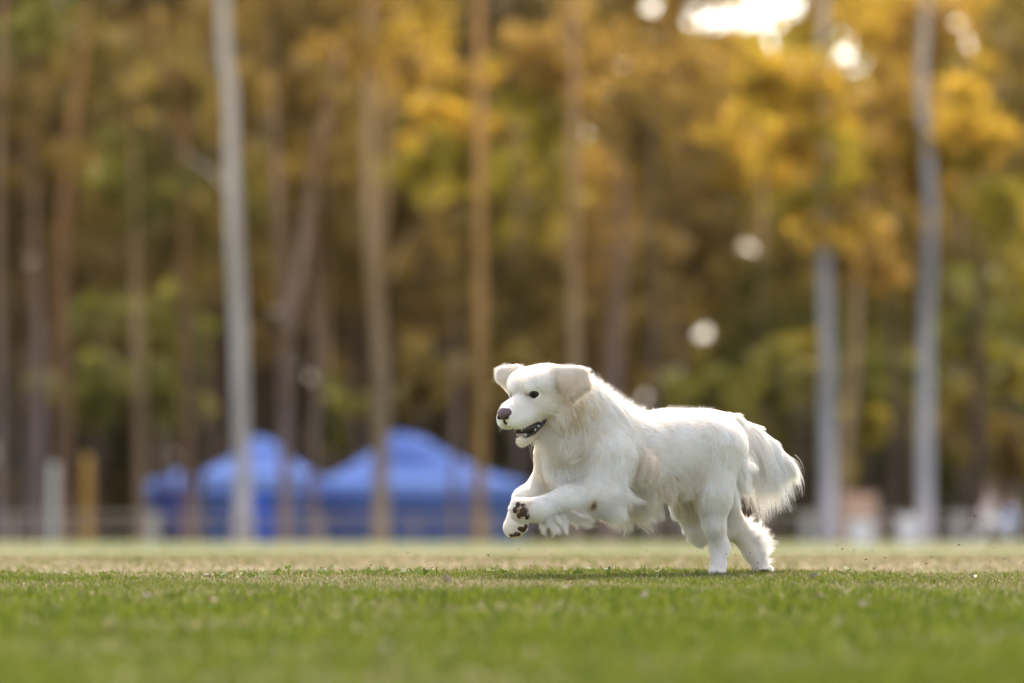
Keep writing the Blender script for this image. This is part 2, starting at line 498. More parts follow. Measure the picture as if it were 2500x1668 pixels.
# trees further in, each its own trunk and crown
deep = [  # u, Y, trunk px, crown list
    (60, 165, 22, [(70, 620, 150, 200, 'umber'), (60, 330, 170, 170, 'umber')], 'olive brown tree at the far left, deep in the wood'),
    (235, 170, 20, [(230, 560, 140, 190, 'umber'), (210, 240, 150, 170, 'umber')], 'brown leaved tree behind the white post, deep in the wood'),
    (390, 160, 20, [(390, 620, 150, 150, 'olive'), (380, 300, 150, 170, 'olive')], 'olive leaved tree behind the small blue shelter'),
    (530, 172, 20, [(500, 480, 130, 190, 'green'), (510, 180, 140, 160, 'brown')], 'green leaved tree just left of the pale trunk'),
    (650, 180, 22, [(640, 620, 120, 170, 'brown'), (650, 330, 130, 170, 'orange')], 'copper leaved tree behind the left blue tent'),
    (800, 168, 20, [(790, 650, 120, 180, 'brown'), (800, 340, 130, 190, 'brown'), (790, 60, 140, 140, 'brown')], 'brown leaved tree between the two blue tents'),
    (870, 185, 20, [(860, 820, 120, 130, 'dim'), (850, 520, 110, 150, 'olive')], 'dim leaved tree above the valley between the tents'),
    (1030, 175, 22, [(1020, 640, 110, 170, 'brown'), (1010, 380, 120, 110, 'lime'), (1030, 130, 140, 130, 'gold')], 'golden leaved tree behind the middle tent peak'),
    (1110, 190, 20, [(1100, 820, 120, 150, 'dim'), (1120, 560, 100, 150, 'brown')], 'dim brown tree over the right slope of the middle tent'),
    (1260, 170, 24, [(1260, 700, 130, 170, 'olive'), (1270, 430, 120, 130, 'lime'), (1260, 100, 120, 150, 'dim')], 'olive tree in the gap left of the head of the dog'),
    (1340, 182, 22, [(1330, 880, 110, 150, 'green'), (1330, 600, 110, 160, 'brown')], 'green tree right behind the head of the dog'),
    (1470, 176, 22, [(1470, 800, 110, 170, 'brown'), (1480, 520, 110, 160, 'orange')], 'copper tree behind the neck of the dog'),
    (1660, 172, 24, [(1660, 760, 110, 170, 'olive'), (1670, 480, 110, 160, 'brown'), (1640, 190, 110, 110, 'orange')], 'ochre tree above the back of the dog'),
    (1740, 186, 22, [(1740, 930, 110, 130, 'green'), (1760, 640, 110, 140, 'brown'), (1730, 320, 110, 110, 'olive')], 'green and ochre tree above the rump of the dog'),
    (1860, 170, 24, [(1850, 860, 120, 160, 'green'), (1860, 560, 120, 160, 'olive'), (1850, 370, 110, 70, 'gold')], 'green based golden topped tree above the tail of the dog'),
    (1960, 184, 22, [(1960, 960, 100, 130, 'green'), (1950, 680, 110, 150, 'lime'), (1960, 420, 110, 110, 'gold')], 'yellow green tree behind the blue grey trunk near the tail'),
    (2110, 174, 24, [(2100, 860, 110, 150, 'green'), (2120, 560, 110, 160, 'brown'), (2120, 330, 100, 90, 'orange')], 'green tree between the two blue grey trunks'),
    (2230, 188, 22, [(2220, 960, 110, 130, 'green'), (2230, 660, 100, 160, 'gold')], 'golden tree behind the furthest right trunk'),
    (2340, 172, 24, [(2340, 900, 120, 150, 'green'), (2350, 600, 120, 160, 'olive'), (2340, 300, 110, 120, 'gold')], 'green and gold tree right of the furthest right trunk'),
    (2460, 180, 24, [(2460, 940, 120, 160, 'green'), (2460, 620, 120, 180, 'lime'), (2470, 200, 120, 190, 'olive')], 'yellow green tree at the right edge of the photo'),
    (-90, 170, 24, [(-90, 620, 150, 240, 'brown'), (-90, 250, 150, 220, 'olive')], 'brown tree just outside the left edge'),
    (2590, 172, 24, [(2590, 720, 130, 240, 'green'), (2590, 300, 130, 220, 'gold')], 'gold and green tree just outside the right edge'),
]
for i, (u, Y, wp, cr, lab) in enumerate(deep):
    top = min(c[1] for c in cr) - 40
    if -50 < u < 2550:
        make_tree('wood_tree', lab, 'tree', float(Y), [(u, 1325), (u + 4, 1100), (u - 5, 800), (u + 6, 500), (u, top)], wp, ('mauve', 'dark', 'tan')[i % 3],
                  [(a, bb, c * 1.15, d * 1.15, e, int(c * d * 0.085)) for a, bb, c, d, e in cr], 'trees deep in the wood', 100 + i)

# undergrowth shrubs along the edge of the wood
def shrub(u, v, ru, rv, Y, pal, label, seed, n=700):
    m = Y / FPX
    x = U2X(u, Y); z0 = gz1(x, Y)
    root = empty('shrub', (x, Y, z0))
    tag(root, label, 'shrub', 'shrubs at the edge of the wood')
    r = np.random.default_rng(seed)
    cs, rs, ps, ns = [], [], [], []
    zc = V2Z(v, Y)
    for j in range(9):
        d = r.standard_normal(3); d /= np.linalg.norm(d); d *= r.random() ** 0.5
        cs.append((x + d[0] * ru * m, Y + d[1] * ru * m * 0.7, max(z0 + 0.4, zc + d[2] * rv * m)))
        rs.append((ru * m * 0.42, ru * m * 0.4, rv * m * 0.42)); ps.append(pal); ns.append(n // 9)
    vv, q, c = leaf_cloud(cs, rs, ns, 0.22, ps, seed)
    obj('foliage', np_mesh('foliage', vv - np.array([x, Y, z0]), quads=q, colors=c, smooth=False), leafm, root)
    st = []
    for k in range(4):
        e = np.array(cs[k]) - np.array([x, Y, z0])
        st.append(tube_arrays([(0.1 * k - 0.15, 0, -0.1), e * 0.5 + np.array([0.1, 0, 0]), e], [0.05, 0.04, 0.015], 6, 0, seed + k))
    v3, q3, t3 = merge(st)
    obj('stem', np_mesh('stem', v3, q3, t3), BARK['dark'], root)


for i, (u, v, ru, rv, Y, pal, lab) in enumerate([
        (210, 960, 120, 90, 148, 'green', 'dark green shrub behind the ochre post'),
        (400, 930, 120, 120, 150, 'green', 'olive green shrub above the small blue shelter'),
        (820, 1000, 90, 90, 152, 'green', 'dark green shrub in the valley between the tents'),
        (1040, 930, 100, 110, 154, 'olive', 'olive shrub above the middle tent slope'),
        (1290, 960, 80, 110, 150, 'olive', 'olive shrub in the gap before the muzzle of the dog'),
        (1690, 960, 120, 90, 150, 'green', 'deep green shrub above the rump of the dog'),
        (1880, 960, 100, 110, 148, 'green', 'deep green shrub above the tail of the dog'),
        (2110, 1090, 60, 120, 146, 'lime', 'bright yellow green shrub between the two blue grey trunks'),
        (2180, 900, 80, 80, 152, 'green', 'green shrub high between the two blue grey trunks'),
        (2360, 1040, 90, 110, 148, 'olive', 'olive shrub right of the furthest right trunk'),
        (2370, 860, 60, 60, 146, 'lime', 'yellow green shrub right of the furthest right trunk'),
        (2470, 1130, 70, 100, 150, 'brown', 'brown shrub behind the seated pair'),
        (2440, 900, 80, 90, 153, 'lime', 'yellow green shrub high at the right edge of the photo'),
        (1960, 880, 70, 80, 154, 'lime', 'yellow green shrub behind the blue grey trunk near the tail'),
        (2300, 1160, 50, 60, 147, 'green', 'low green shrub at the foot of the furthest right trunk')]):
    shrub(u, v, ru, rv, float(Y), pal, lab, 300 + i)


# the distant wood behind them, one mass
def distant_wood():
    r = np.random.default_rng(5)
    cs, rs, ps, ns = [], [], [], []
    for k in range(1500):
        Y = r.uniform(196, 245)
        u = r.uniform(-250, 2750)
        top = np.interp(u, [-250, 1480, 1600, 1700, 2150, 2230, 2420, 2750], [-350, -350, -250, -100, -60, -100, -150, -250])
        v = r.uniform(top, 1330)
        x, z = U2X(u, Y), V2Z(v, Y)
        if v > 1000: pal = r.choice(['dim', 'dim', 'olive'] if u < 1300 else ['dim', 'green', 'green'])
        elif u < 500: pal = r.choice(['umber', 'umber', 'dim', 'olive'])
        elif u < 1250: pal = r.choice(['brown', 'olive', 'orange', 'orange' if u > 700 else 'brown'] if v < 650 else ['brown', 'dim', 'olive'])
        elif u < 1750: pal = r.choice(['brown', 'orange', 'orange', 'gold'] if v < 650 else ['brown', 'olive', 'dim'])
        else: pal = r.choice(['gold', 'orange', 'gold', 'lime'] if v < 600 else ['olive', 'green', 'green'])  # golden glow of the upper canopy put into the leaf colour
        cs.append((x, Y, z)); s = r.uniform(1.2, 2.4)
        rs.append((s, s, s * 0.8)); ps.append(pal); ns.append(90)
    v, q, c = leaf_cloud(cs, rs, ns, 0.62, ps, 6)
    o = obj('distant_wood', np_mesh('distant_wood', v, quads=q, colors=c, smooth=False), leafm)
    tag(o, 'far mass of golden brown foliage behind all the trunks', 'woodland', kind='stuff')


distant_wood()

# ================================================================== tents
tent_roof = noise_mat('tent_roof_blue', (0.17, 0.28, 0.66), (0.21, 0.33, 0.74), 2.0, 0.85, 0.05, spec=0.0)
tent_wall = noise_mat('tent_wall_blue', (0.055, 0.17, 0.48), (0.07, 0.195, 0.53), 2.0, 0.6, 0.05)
metal = noise_mat('tent_frame_steel', (0.45, 0.46, 0.48), (0.6, 0.6, 0.62), 8, 0.4)


def tent(u0, u1, upk, vpk, veave, vval, Y, depth, label, walls=(1, 1, 1), vbase=1325):
    """pop-up shelter: hipped cloth roof, valance, side walls, four posts"""
    xa, xb, xp = U2X(u0, Y), U2X(u1, Y), U2X(upk, Y)
    xc = (xa + xb) / 2
    z0 = gz1(xc, Y)
    root = empty('tent', (xc, Y, z0)); tag(root, label, 'tent', 'blue pop-up tents')
    ze, zp, zv = V2Z(veave, Y) - z0, V2Z(vpk, Y) - z0, V2Z(vval, Y) - z0
    xa, xb, xp = xa - xc, xb - xc, xp - xc
    # roof with sagging panels
    bm = bmesh.new()
    n = 8
    grid = {}
    for i in range(n + 1):
        for j in range(n + 1):
            s, t = i / n, j / n
            x = xa + (xb - xa) * s; y = (t - 0.5) * depth
            sp = (xp - xa) / (xb - xa)
            fx = s / sp if s < sp else (1 - s) / (1 - sp)
            fy = 1 - abs(2 * t - 1)
            f = min(fx, fy)
            z = ze + (zp - ze) * (f ** 1.4)
            grid[i, j] = bm.verts.new((x, y, z))
    for i in range(n):
        for j in range(n):
            bm.faces.new([grid[i, j], grid[i + 1, j], grid[i + 1, j + 1], grid[i, j + 1]])
    bmesh.ops.solidify(bm, geom=bm.faces[:], thickness=0.02)
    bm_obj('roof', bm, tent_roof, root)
    d = depth / 2
    for nm, c, s in (('valance', ((xa + xb) / 2, -d - 0.01, (ze + zv) / 2), (xb - xa, 0.015, ze - zv)), ('valance', ((xa + xb) / 2, d + 0.01, (ze + zv) / 2), (xb - xa, 0.015, ze - zv)),
                     ('valance', (xa - 0.01, 0, (ze + zv) / 2), (0.015, depth, ze - zv)), ('valance', (xb + 0.01, 0, (ze + zv) / 2), (0.015, depth, ze - zv))):
        bm = bmesh.new(); add_box(bm, c, s); bm_obj(nm, bm, tent_roof, root)
    # walls: softly pleated cloth
    def wall(x0, y0, x1, y1):
        bm = bmesh.new(); m = 24; row = []
        Lw = math.hypot(x1 - x0, y1 - y0); nxw, nyw = -(y1 - y0) / Lw, (x1 - x0) / Lw
        for k in range(m + 1):
            s = k / m; o = 0.035 * math.sin(s * 40) + 0.02 * math.sin(s * 17)
            x = x0 + (x1 - x0) * s; y = y0 + (y1 - y0) * s
            row.append((bm.verts.new((x + nxw * o * 0.3, y + nyw * o * 0.3, zv + 0.05)), bm.verts.new((x + nxw * o, y + nyw * o, 0.02))))
        for k in range(m): bm.faces.new([row[k][0], row[k + 1][0], row[k + 1][1], row[k][1]])
        bmesh.ops.solidify(bm, geom=bm.faces[:], thickness=0.012)
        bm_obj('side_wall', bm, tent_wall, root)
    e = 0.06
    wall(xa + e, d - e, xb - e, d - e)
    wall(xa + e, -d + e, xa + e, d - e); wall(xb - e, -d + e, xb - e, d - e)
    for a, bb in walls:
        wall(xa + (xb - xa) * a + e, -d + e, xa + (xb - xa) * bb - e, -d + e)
    for x in (xa + 0.03, xb - 0.03):
        for y in (-d + 0.03, d - 0.03):
            bm = bmesh.new(); add_box(bm, (x, y, ze / 2), (0.05, 0.05, ze)); bm_obj('post', bm, metal, root)


tent(480, 776, 642, 1052, 1160, 1204, 146.0, 3.0, 'blue pop-up tent behind the pale trunk', [(0, 0.42), (0.62, 1)])
tent(776, 1282, 982, 1038, 1178, 1212, 148.0, 3.2, 'wide blue pop-up tent right of the forked trunk', [(0, 1)])
tent(352, 486, 440, 1146, 1178, 1204, 152.0, 2.4, 'small low blue shelter left of the other tents', [(0, 0.35)])

# ================================================================== fence
white_paint = noise_mat('weathered_white_paint', (0.36, 0.345, 0.33), (0.52, 0.50, 0.485), 5, 0.7, 0.1)
rail_mat = noise_mat('weathered_timber_rail', (0.36, 0.28, 0.25), (0.48, 0.39, 0.35), 3, 0.8, 0.2)
FY = 127.0
fx0, fx1 = U2X(-260, FY), U2X(2760, FY)
fz = gz1(0, FY)
fence = empty('fence', ((fx0 + fx1) / 2, FY, fz)); tag(fence, 'low boundary fence of two rails and white posts along the field edge', 'fence')
posts_u = [-190, 30, 375, 600, 785, 1010, 1196, 1400, 1590, 1760, 1974, 2150, 2342, 2520, 2690]
fcx = (fx0 + fx1) / 2


def rail(v, h, t=0.05):
    z = V2Z(v, FY) - fz
    us = [-260] + posts_u + [2760]
    for a, bb in zip(us[:-1], us[1:]):
        xa, xb = U2X(a, FY) - fcx, U2X(bb, FY) - fcx
        bm = bmesh.new(); add_box(bm, ((xa + xb) / 2, -0.07, z), (xb - xa - 0.01, t, h), 0, 0.01); bm_obj('rail', bm, rail_mat, fence)


rail(1258, 0.06); rail(1289, 0.055)
for u in posts_u:
    x = U2X(u, FY) - fcx
    ht = V2Z(1250 if u in (375, 1974, 2342) else 1256, FY) - fz
    big = u in (375, 1974, 2342)
    bm = bmesh.new(); add_box(bm, (x, 0, ht / 2 - 0.1), (0.26 if big else 0.10, 0.10, ht + 0.2), 0, 0.012)
    bm_obj('post', bm, white_paint if big else rail_mat, fence)


def post_thing(name, label, cat, u, v0, w, Y, mat, taper=0.9, cap=True):
    x = U2X(u, Y); z0 = gz1(x, Y); h = V2Z(v0, Y) - z0
    r = w * Y / FPX / 2
    t = np.linspace(0, 1, 12)
    P = np.stack([0 * t, 0 * t, -0.2 + (h + 0.2) * t], -1)
    v, q, tr = tube_arrays(P, r * (1 - (1 - taper) * t) * np.where(t > 0.93, 0.75, 1.0), 14, 0.02, int(u))
    o = obj(name, np_mesh(name, v, q, tr), mat, None, (x, Y, z0)); tag(o, label, cat)


post_thing('white_post', 'tall white post standing at the left end of the fence', 'post', 131, 1132, 23, 126.0, white_paint)
post_thing('ochre_post', 'ochre yellow rounded post right of the tall white post', 'post', 213, 1112, 29, 128.0, noise_mat('ochre_wood', (0.32, 0.17, 0.035), (0.46, 0.26, 0.06), 3, 0.8, 0.2, stretch=(2, 2, .4)), 0.7)

# ================================================================== onlookers' things at the right
cloth_white = noise_mat('white_canvas', (0.76, 0.74, 0.76), (0.86, 0.84, 0.86), 6, 0.8, 0.1)
cloth_blue = noise_mat('pale_blue_cloth', (0.36, 0.44, 0.68), (0.46, 0.54, 0.78), 6, 0.8, 0.1)
cloth_peach = noise_mat('peach_cloth', (0.48, 0.30, 0.20), (0.60, 0.40, 0.28), 6, 0.8, 0.1)
skin = noise_mat('skin', (0.46, 0.30, 0.24), (0.55, 0.37, 0.30), 20, 0.6)
hair_m = noise_mat('brown_hair', (0.03, 0.02, 0.015), (0.07, 0.045, 0.03), 30, 0.7)


def board(u0, u1, v0, Y, mat, label, lean=0.35):
    """A-frame sandwich board with two hinged panels"""
    x = U2X((u0 + u1) / 2, Y); z0 = gz1(x, Y); w = (u1 - u0) * Y / FPX; h = V2Z(v0, Y) - z0
    root = empty('sign_board', (x, Y, z0)); tag(root, label, 'board')
    for s in (-1, 1):
        bm = bmesh.new(); add_box(bm, (0, 0, h / 2), (w, 0.03, h), 0, 0.008)
        bmesh.ops.rotate(bm, cent=(0, 0, h), matrix=Matrix.Rotation(s * lean * 0.5, 3, 'X'), verts=bm.verts[:])
        bm_obj('panel', bm, mat, root)
        for k in (-1, 1):
            bm = bmesh.new(); add_box(bm, (k * (w / 2 + 0.025), 0, h / 2 + 0.01), (0.05, 0.045, h + 0.02), 0, 0.006)
            bmesh.ops.rotate(bm, cent=(0, 0, h), matrix=Matrix.Rotation(s * lean * 0.5, 3, 'X'), verts=bm.verts[:])
            bm_obj('frame_rail', bm, rail_mat, root)


board(2075, 2130, 1272, 129.0, cloth_white, 'white board on the grass left of the dark trunk')
board(2196, 2238, 1262, 129.0, cloth_white, 'white board beside the foot of the furthest right trunk')


def person(u, v_head, Y, shirt, legs, label, face=-1):
    """figure sitting on the ground, knees up: one continuous skinned body"""
    m = Y / FPX
    x = U2X(u, Y); z0 = gz1(x, Y)
    hz = V2Z(v_head, Y) - z0
    k = hz / 0.80
    root = empty('person', (x, Y, z0)); tag(root, label, 'person')
    J = {'pel': (0, 0, 0.13), 'bel': (0.01, 0, 0.27), 'che': (0.03, 0, 0.46), 'nec': (0.05, 0, 0.60), 'hea': (0.06, 0, 0.70), 'top': (0.06, 0, 0.80),
         'shl': (0.03, -0.17, 0.53), 'ell': (-0.08, -0.22, 0.32), 'hal': (-0.28, -0.14, 0.36), 'shr': (0.03, 0.17, 0.53), 'elr': (-0.08, 0.22, 0.32), 'har': (-0.28, 0.12, 0.34),
         'hil': (0, -0.10, 0.12), 'knl': (-0.38, -0.13, 0.44), 'anl': (-0.50, -0.13, 0.07), 'tol': (-0.66, -0.14, 0.04),
         'hir': (0, 0.10, 0.12), 'knr': (-0.34, 0.14, 0.40), 'anr': (-0.52, 0.14, 0.07), 'tor': (-0.68, 0.15, 0.04)}
    Rr = {'pel': .15, 'bel': .14, 'che': .15, 'nec': .055, 'hea': .095, 'top': .07, 'shl': .07, 'ell': .048, 'hal': .035, 'shr': .07, 'elr': .048, 'har': .035, 'hil': .10, 'knl': .068, 'anl': .042, 'tol': .03, 'hir': .10, 'knr': .068, 'anr': .042, 'tor': .03}
    E = [('pel', 'bel'), ('bel', 'che'), ('che', 'nec'), ('nec', 'hea'), ('hea', 'top'), ('che', 'shl'), ('shl', 'ell'), ('ell', 'hal'), ('che', 'shr'), ('shr', 'elr'), ('elr', 'har'), ('pel', 'hil'), ('hil', 'knl'), ('knl', 'anl'), ('anl', 'tol'), ('pel', 'hir'), ('hir', 'knr'), ('knr', 'anr'), ('anr', 'tor')]
    ks = list(J)
    bm = bmesh.new()
    lay = bm.verts.layers.skin.verify()
    vs = {}
    for n_ in ks:
        a = J[n_]; v_ = bm.verts.new((a[0] * k, a[1] * k, a[2] * k)); v_[lay].radius = (Rr[n_] * k, Rr[n_] * k); v_[lay].use_root = (n_ == 'pel'); vs[n_] = v_
    for a, c_ in E: bm.edges.new((vs[a], vs[c_]))
    me = bpy.data.meshes.new('body'); bm.to_mesh(me); bm.free()
    o = obj('body', me, None, root)
    o.modifiers.new('skin', 'SKIN'); sb = o.modifiers.new('sub', 'SUBSURF'); sb.levels = sb.render_levels = 2
    # clothing zones by height and reach in one material
    mt, N, L, b = new_mat('sitting_figure')
    tc = N.new('ShaderNodeTexCoord'); sp = N.new('ShaderNodeSeparateXYZ'); L.new(tc.outputs['Object'], sp.inputs[0])
    r1 = N.new('ShaderNodeMath'); r1.operation = 'GREATER_THAN'; r1.inputs[1].default_value = 0.585 * k; L.new(sp.outputs['Z'], r1.inputs[0])
    r2 = N.new('ShaderNodeMath'); r2.operation = 'LESS_THAN'; r2.inputs[1].default_value = -0.14 * k; L.new(sp.outputs['X'], r2.inputs[0])
    r3 = N.new('ShaderNodeMath'); r3.operation = 'LESS_THAN'; r3.inputs[1].default_value = 0.22 * k; L.new(sp.outputs['Z'], r3.inputs[0])
    mxx = N.new('ShaderNodeMath'); mxx.operation = 'MAXIMUM'; L.new(r2.outputs[0], mxx.inputs[0]); L.new(r3.outputs[0], mxx.inputs[1])
    m1 = N.new('ShaderNodeMixRGB'); m1.inputs[1].default_value = (*shirt, 1); m1.inputs[2].default_value = (*legs, 1); L.new(mxx.outputs[0], m1.inputs[0])
    m2 = N.new('ShaderNodeMixRGB'); m2.inputs[2].default_value = (0.5, 0.34, 0.27, 1); L.new(r1.outputs[0], m2.inputs[0]); L.new(m1.outputs[0], m2.inputs[1])
    L.new(m2.outputs[0], b.inputs['Base Color']); b.inputs['Roughness'].default_value = 0.85
    me.materials.append(mt)
    bm = bmesh.new(); bmesh.ops.create_uvsphere(bm, u_segments=16, v_segments=10, radius=0.108 * k)
    for v_ in bm.verts:
        if v_.co.x < -0.03 * k and v_.co.z < 0.04 * k: v_.co.x = -0.03 * k
        v_.co += Vector((0.085 * k, 0, 0.775 * k))
    bm_obj('hair', bm, hair_m, root, smooth=True)


person(2466, 1212, 130.0, (0.42, 0.50, 0.78), (0.72, 0.71, 0.74), 'person in a pale blue top sitting on the grass by the fence')
person(2412, 1190, 134.0, (0.62, 0.54, 0.52), (0.10, 0.08, 0.09), 'person in a pinkish grey top sitting behind the one in blue')
board(2060, 2136, 1205, 136.0, cloth_peach, 'peach coloured board behind the white board')

# ================================================================== evening haze over the field
hz = bpy.data.materials.new('haze_air'); hz.use_nodes = True
hn = hz.node_tree.nodes; hn.clear()
hv = hn.new('ShaderNodeVolumePrincipled'); ho = hn.new('ShaderNodeOutputMaterial')
hv.inputs['Color'].default_value = (1.0, 0.80, 0.52, 1)
hv.inputs['Density'].default_value = 0.00003
hv.inputs['Anisotropy'].default_value = 0.55
hz.node_tree.links.new(hv.outputs[0], ho.inputs['Volume'])
bm = bmesh.new(); add_box(bm, (0, 215, 18.0), (620, 590, 54.0))
hazeo = bm_obj('haze', bm, hz); tag(hazeo, 'thin warm evening haze filling the air over the field', 'haze', kind='stuff')

# ================================================================== DOG
def W(u, v, w):
    y = FOCUS - w
    return np.array([U2X(u, y), y, V2Z(v, y)])


PX = FOCUS / FPX          # metres per photo pixel at the dog
DOG0 = np.array([U2X(1750, FOCUS), FOCUS, 0.0])


def nrm(a):
    a = np.asarray(a, float)
    return a / (np.linalg.norm(a, axis=-1, keepdims=True) + 1e-12)


class Prim:
    """signed-distance primitive: tapered capsule ('c') or rotated ellipsoid ('e')"""
    def __init__(s, kind, k, flow, length, tint, lift, **kw):
        s.kind, s.k = kind, k
        s.flow, s.len, s.tint, s.lift = nrm(flow), length, tint, lift
        s.__dict__.update(kw)

    def box(s):
        if s.kind == 'c':
            lo = np.minimum(s.a - s.ra, s.b - s.rb); hi = np.maximum(s.a + s.ra, s.b + s.rb)
        else:
            if s.kind == 't':
                return s.v.min(0) - s.rad, s.v.max(0) + s.rad
            R = np.max(s.r); lo, hi = s.c - R, s.c + R
        return lo, hi

    def d(s, P):
        if s.kind == 'c':
            ba = s.b - s.a
            L = ba @ ba
            pa = P - s.a
            h = np.clip((pa @ ba) / L, 0, 1)
            q = pa - h[..., None] * ba
            return np.sqrt((q * q).sum(-1)) - (s.ra + (s.rb - s.ra) * h)
        if s.kind == 't':                                # rounded triangle (ear flap)
            a, b, cc = s.v
            ba, pa, cb, pb, ac, pc = b - a, P - a, cc - b, P - b, a - cc, P - cc
            nn = np.cross(ba, ac)
            e = np.inf
            for ed, pp in ((ba, pa), (cb, pb), (ac, pc)):
                h = np.clip((pp @ ed) / (ed @ ed), 0, 1)
                e = np.minimum(e, ((pp - h[..., None] * ed) ** 2).sum(-1))
            ins = (np.sign(pa @ np.cross(ba, nn)) + np.sign(pb @ np.cross(cb, nn)) + np.sign(pc @ np.cross(ac, nn)))
            pl = (pa @ nn) ** 2 / (nn @ nn)
            return np.sqrt(np.where(ins < 2, e, pl)) - s.rad
        q = (P - s.c) @ s.M.T
        k0 = np.sqrt(((q / s.r) ** 2).sum(-1))
        k1 = np.sqrt(((q / (s.r * s.r)) ** 2).sum(-1))
        return k0 * (k0 - 1.0) / (k1 + 1e-9)


WHITE, CREAM, TAN = 0.0, 0.5, 1.0       # positions on the coat ramp
prims = []


def cone(p, q, rp, rq, k=0.035, flow=None, ln=0.03, tint=0.1, lift=0.25):
    a, b = W(*p), W(*q)
    f = (b - a) if flow is None else np.array(flow, float)
    prims.append(Prim('c', k, f, ln, tint, lift, a=a, b=b, ra=rp * PX, rb=rq * PX))


def ell(c, r, axes, k=0.02, flow=(1, 0, 0), ln=0.02, tint=0.1, lift=0.25):
    prims.append(Prim('e', k, flow, ln, tint, lift, c=np.asarray(c, float), r=np.asarray(r, float), M=np.asarray(axes, float)))


# ---- body axis: nose end comes towards the camera
def wb(u):
    return 0.13 - (u - 1385.0) * 0.27 / 365.0


FWD = nrm([-0.86, -0.5, 0.0]); BACK = -FWD
LAT = nrm([0.5, -0.86, 0.0])            # the dog's left, towards the camera
DN = np.array([0, 0, -1.0])
bodyflow = BACK + 0.35 * DN

cone((1392, 1115, wb(1392)), (1450, 1112, wb(1450)), 76, 96, 0.05, 0.25 * BACK + DN, 0.045, 0.3, 0.28)      # sternum, breast
cone((1450, 1115, wb(1450)), (1545, 1115, wb(1545)), 94, 98, 0.05, bodyflow, 0.025, 0.05, 0.13)     # shoulders
cone((1545, 1115, wb(1545)), (1640, 1102, wb(1640)), 98, 92, 0.05, bodyflow, 0.022, 0.03, 0.11)     # ribs
cone((1640, 1102, wb(1640)), (1712, 1092, wb(1712)), 92, 80, 0.05, bodyflow, 0.021, 0.02, 0.11)      # loin
cone((1712, 1092, wb(1712)), (1744, 1094, wb(1744)), 80, 76, 0.05, bodyflow + 0.5 * DN, 0.024, 0.03, 0.12)   # rump
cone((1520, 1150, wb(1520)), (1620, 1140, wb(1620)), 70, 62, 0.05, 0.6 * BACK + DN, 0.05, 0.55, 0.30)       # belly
# neck and ruff
cone((1408, 994, 0.16), (1476, 1064, 0.08), 77, 92, 0.05, (0.75, 0.3, -0.55), 0.025, 0.03, 0.17)
cone((1372, 1020, 0.19), (1400, 1085, 0.14), 62, 72, 0.05, (0.25, 0.0, -1.0), 0.038, 0.34, 0.28)
ell(W(1492, 1105, wb(1492) + 0.10), (0.075, 0.045, 0.11), np.stack([nrm(BACK), nrm(LAT), [0, 0, 1]]), 0.05, bodyflow + 0.4 * DN, 0.024, 0.04, 0.12)   # shoulder blade

# ---- head frame
HF = nrm([-0.67, -0.67, -0.30])
HS = nrm([0.707, -0.707, 0.02])
HU = nrm(np.cross(HS, HF)); HU = HU if HU[2] > 0 else -HU
HC = W(1317, 948, 0.22)
HM = np.stack([HF, HS, HU])


def H(f, s, u):
    return HC + f * HF + s * HS + u * HU


headflow = -HF + 0.1 * HU
hk = 0.020


def hell(c, r, k=hk, flow=headflow, ln=0.012, tint=0.04, lift=0.30, axes=None):
    ell(H(*c), r, HM if axes is None else axes, k, flow, ln, tint, lift)


def hcone(p, q, rp, rq, k=hk, flow=headflow, ln=0.010, tint=0.05, lift=0.2):
    prims.append(Prim('c', k, flow, ln, tint, lift, a=H(*p), b=H(*q), ra=rp, rb=rq))


hell((-0.012, 0, 0.003), (0.080, 0.078, 0.060), ln=0.018)                       # skull
hell((0.034, 0, 0.020), (0.044, 0.058, 0.036), ln=0.012)                        # forehead
for s in (-1, 1):
    hell((0.016, 0.046 * s, 0.026), (0.050, 0.034, 0.034), 0.022, ln=0.010)
    hell((0.060, 0.032 * s, 0.022), (0.022, 0.020, 0.016), 0.014, ln=0.008)     # brows
    hell((0.018, 0.044 * s, -0.034), (0.058, 0.034, 0.046), ln=0.022, tint=0.16)  # cheeks
    hell((0.122, 0.023 * s, -0.054), (0.044, 0.025, 0.027), 0.014, ln=0.007, tint=0.05)  # flews
    hell((0.070, 0.030 * s, -0.052), (0.045, 0.022, 0.026), 0.016, ln=0.009, tint=0.08)
hcone((0.050, 0, -0.030), (0.138, 0, -0.036), 0.041, 0.034, 0.016, ln=0.009)     # muzzle
hcone((0.005, 0, -0.090), (0.119, 0, -0.126), 0.034, 0.0150, 0.012, ln=0.009, tint=0.3)   # lower jaw
hcone((-0.06, 0, -0.045), (0.010, 0, -0.078), 0.060, 0.038, 0.03, (0.4, 0, -0.9), ln=0.03, tint=0.35)   # throat

# ears: folded flaps swung out by the stride
def flap(p, q, r, rad, flow, ln, tint, k=0.007):
    prims.append(Prim('t', k, flow, ln, tint, 0.10, v=np.array([W(*p), W(*q), W(*r)]), rad=rad * PX))


flap((1356, 920, 0.272), (1424, 910, 0.285), (1430, 942, 0.306), 8, (0.8, 0.0, -0.35), 0.016, 0.30, 0.012)
flap((1356, 920, 0.272), (1430, 942, 0.306), (1398, 967, 0.318), 8, (0.4, 0.0, -0.9), 0.020, 0.62, 0.012)
cone((1352, 910, 0.262), (1412, 906, 0.275), 15, 9, 0.016, (0.9, 0.1, -0.1), 0.016, 0.08, 0.25)
flap((1266, 898, 0.17), (1220, 904, 0.155), (1221, 924, 0.16), 6, (-0.6, 0.0, -0.6), 0.012, 0.18)
flap((1266, 898, 0.17), (1221, 924, 0.16), (1246, 953, 0.168), 6, (-0.1, 0.0, -1), 0.012, 0.30)

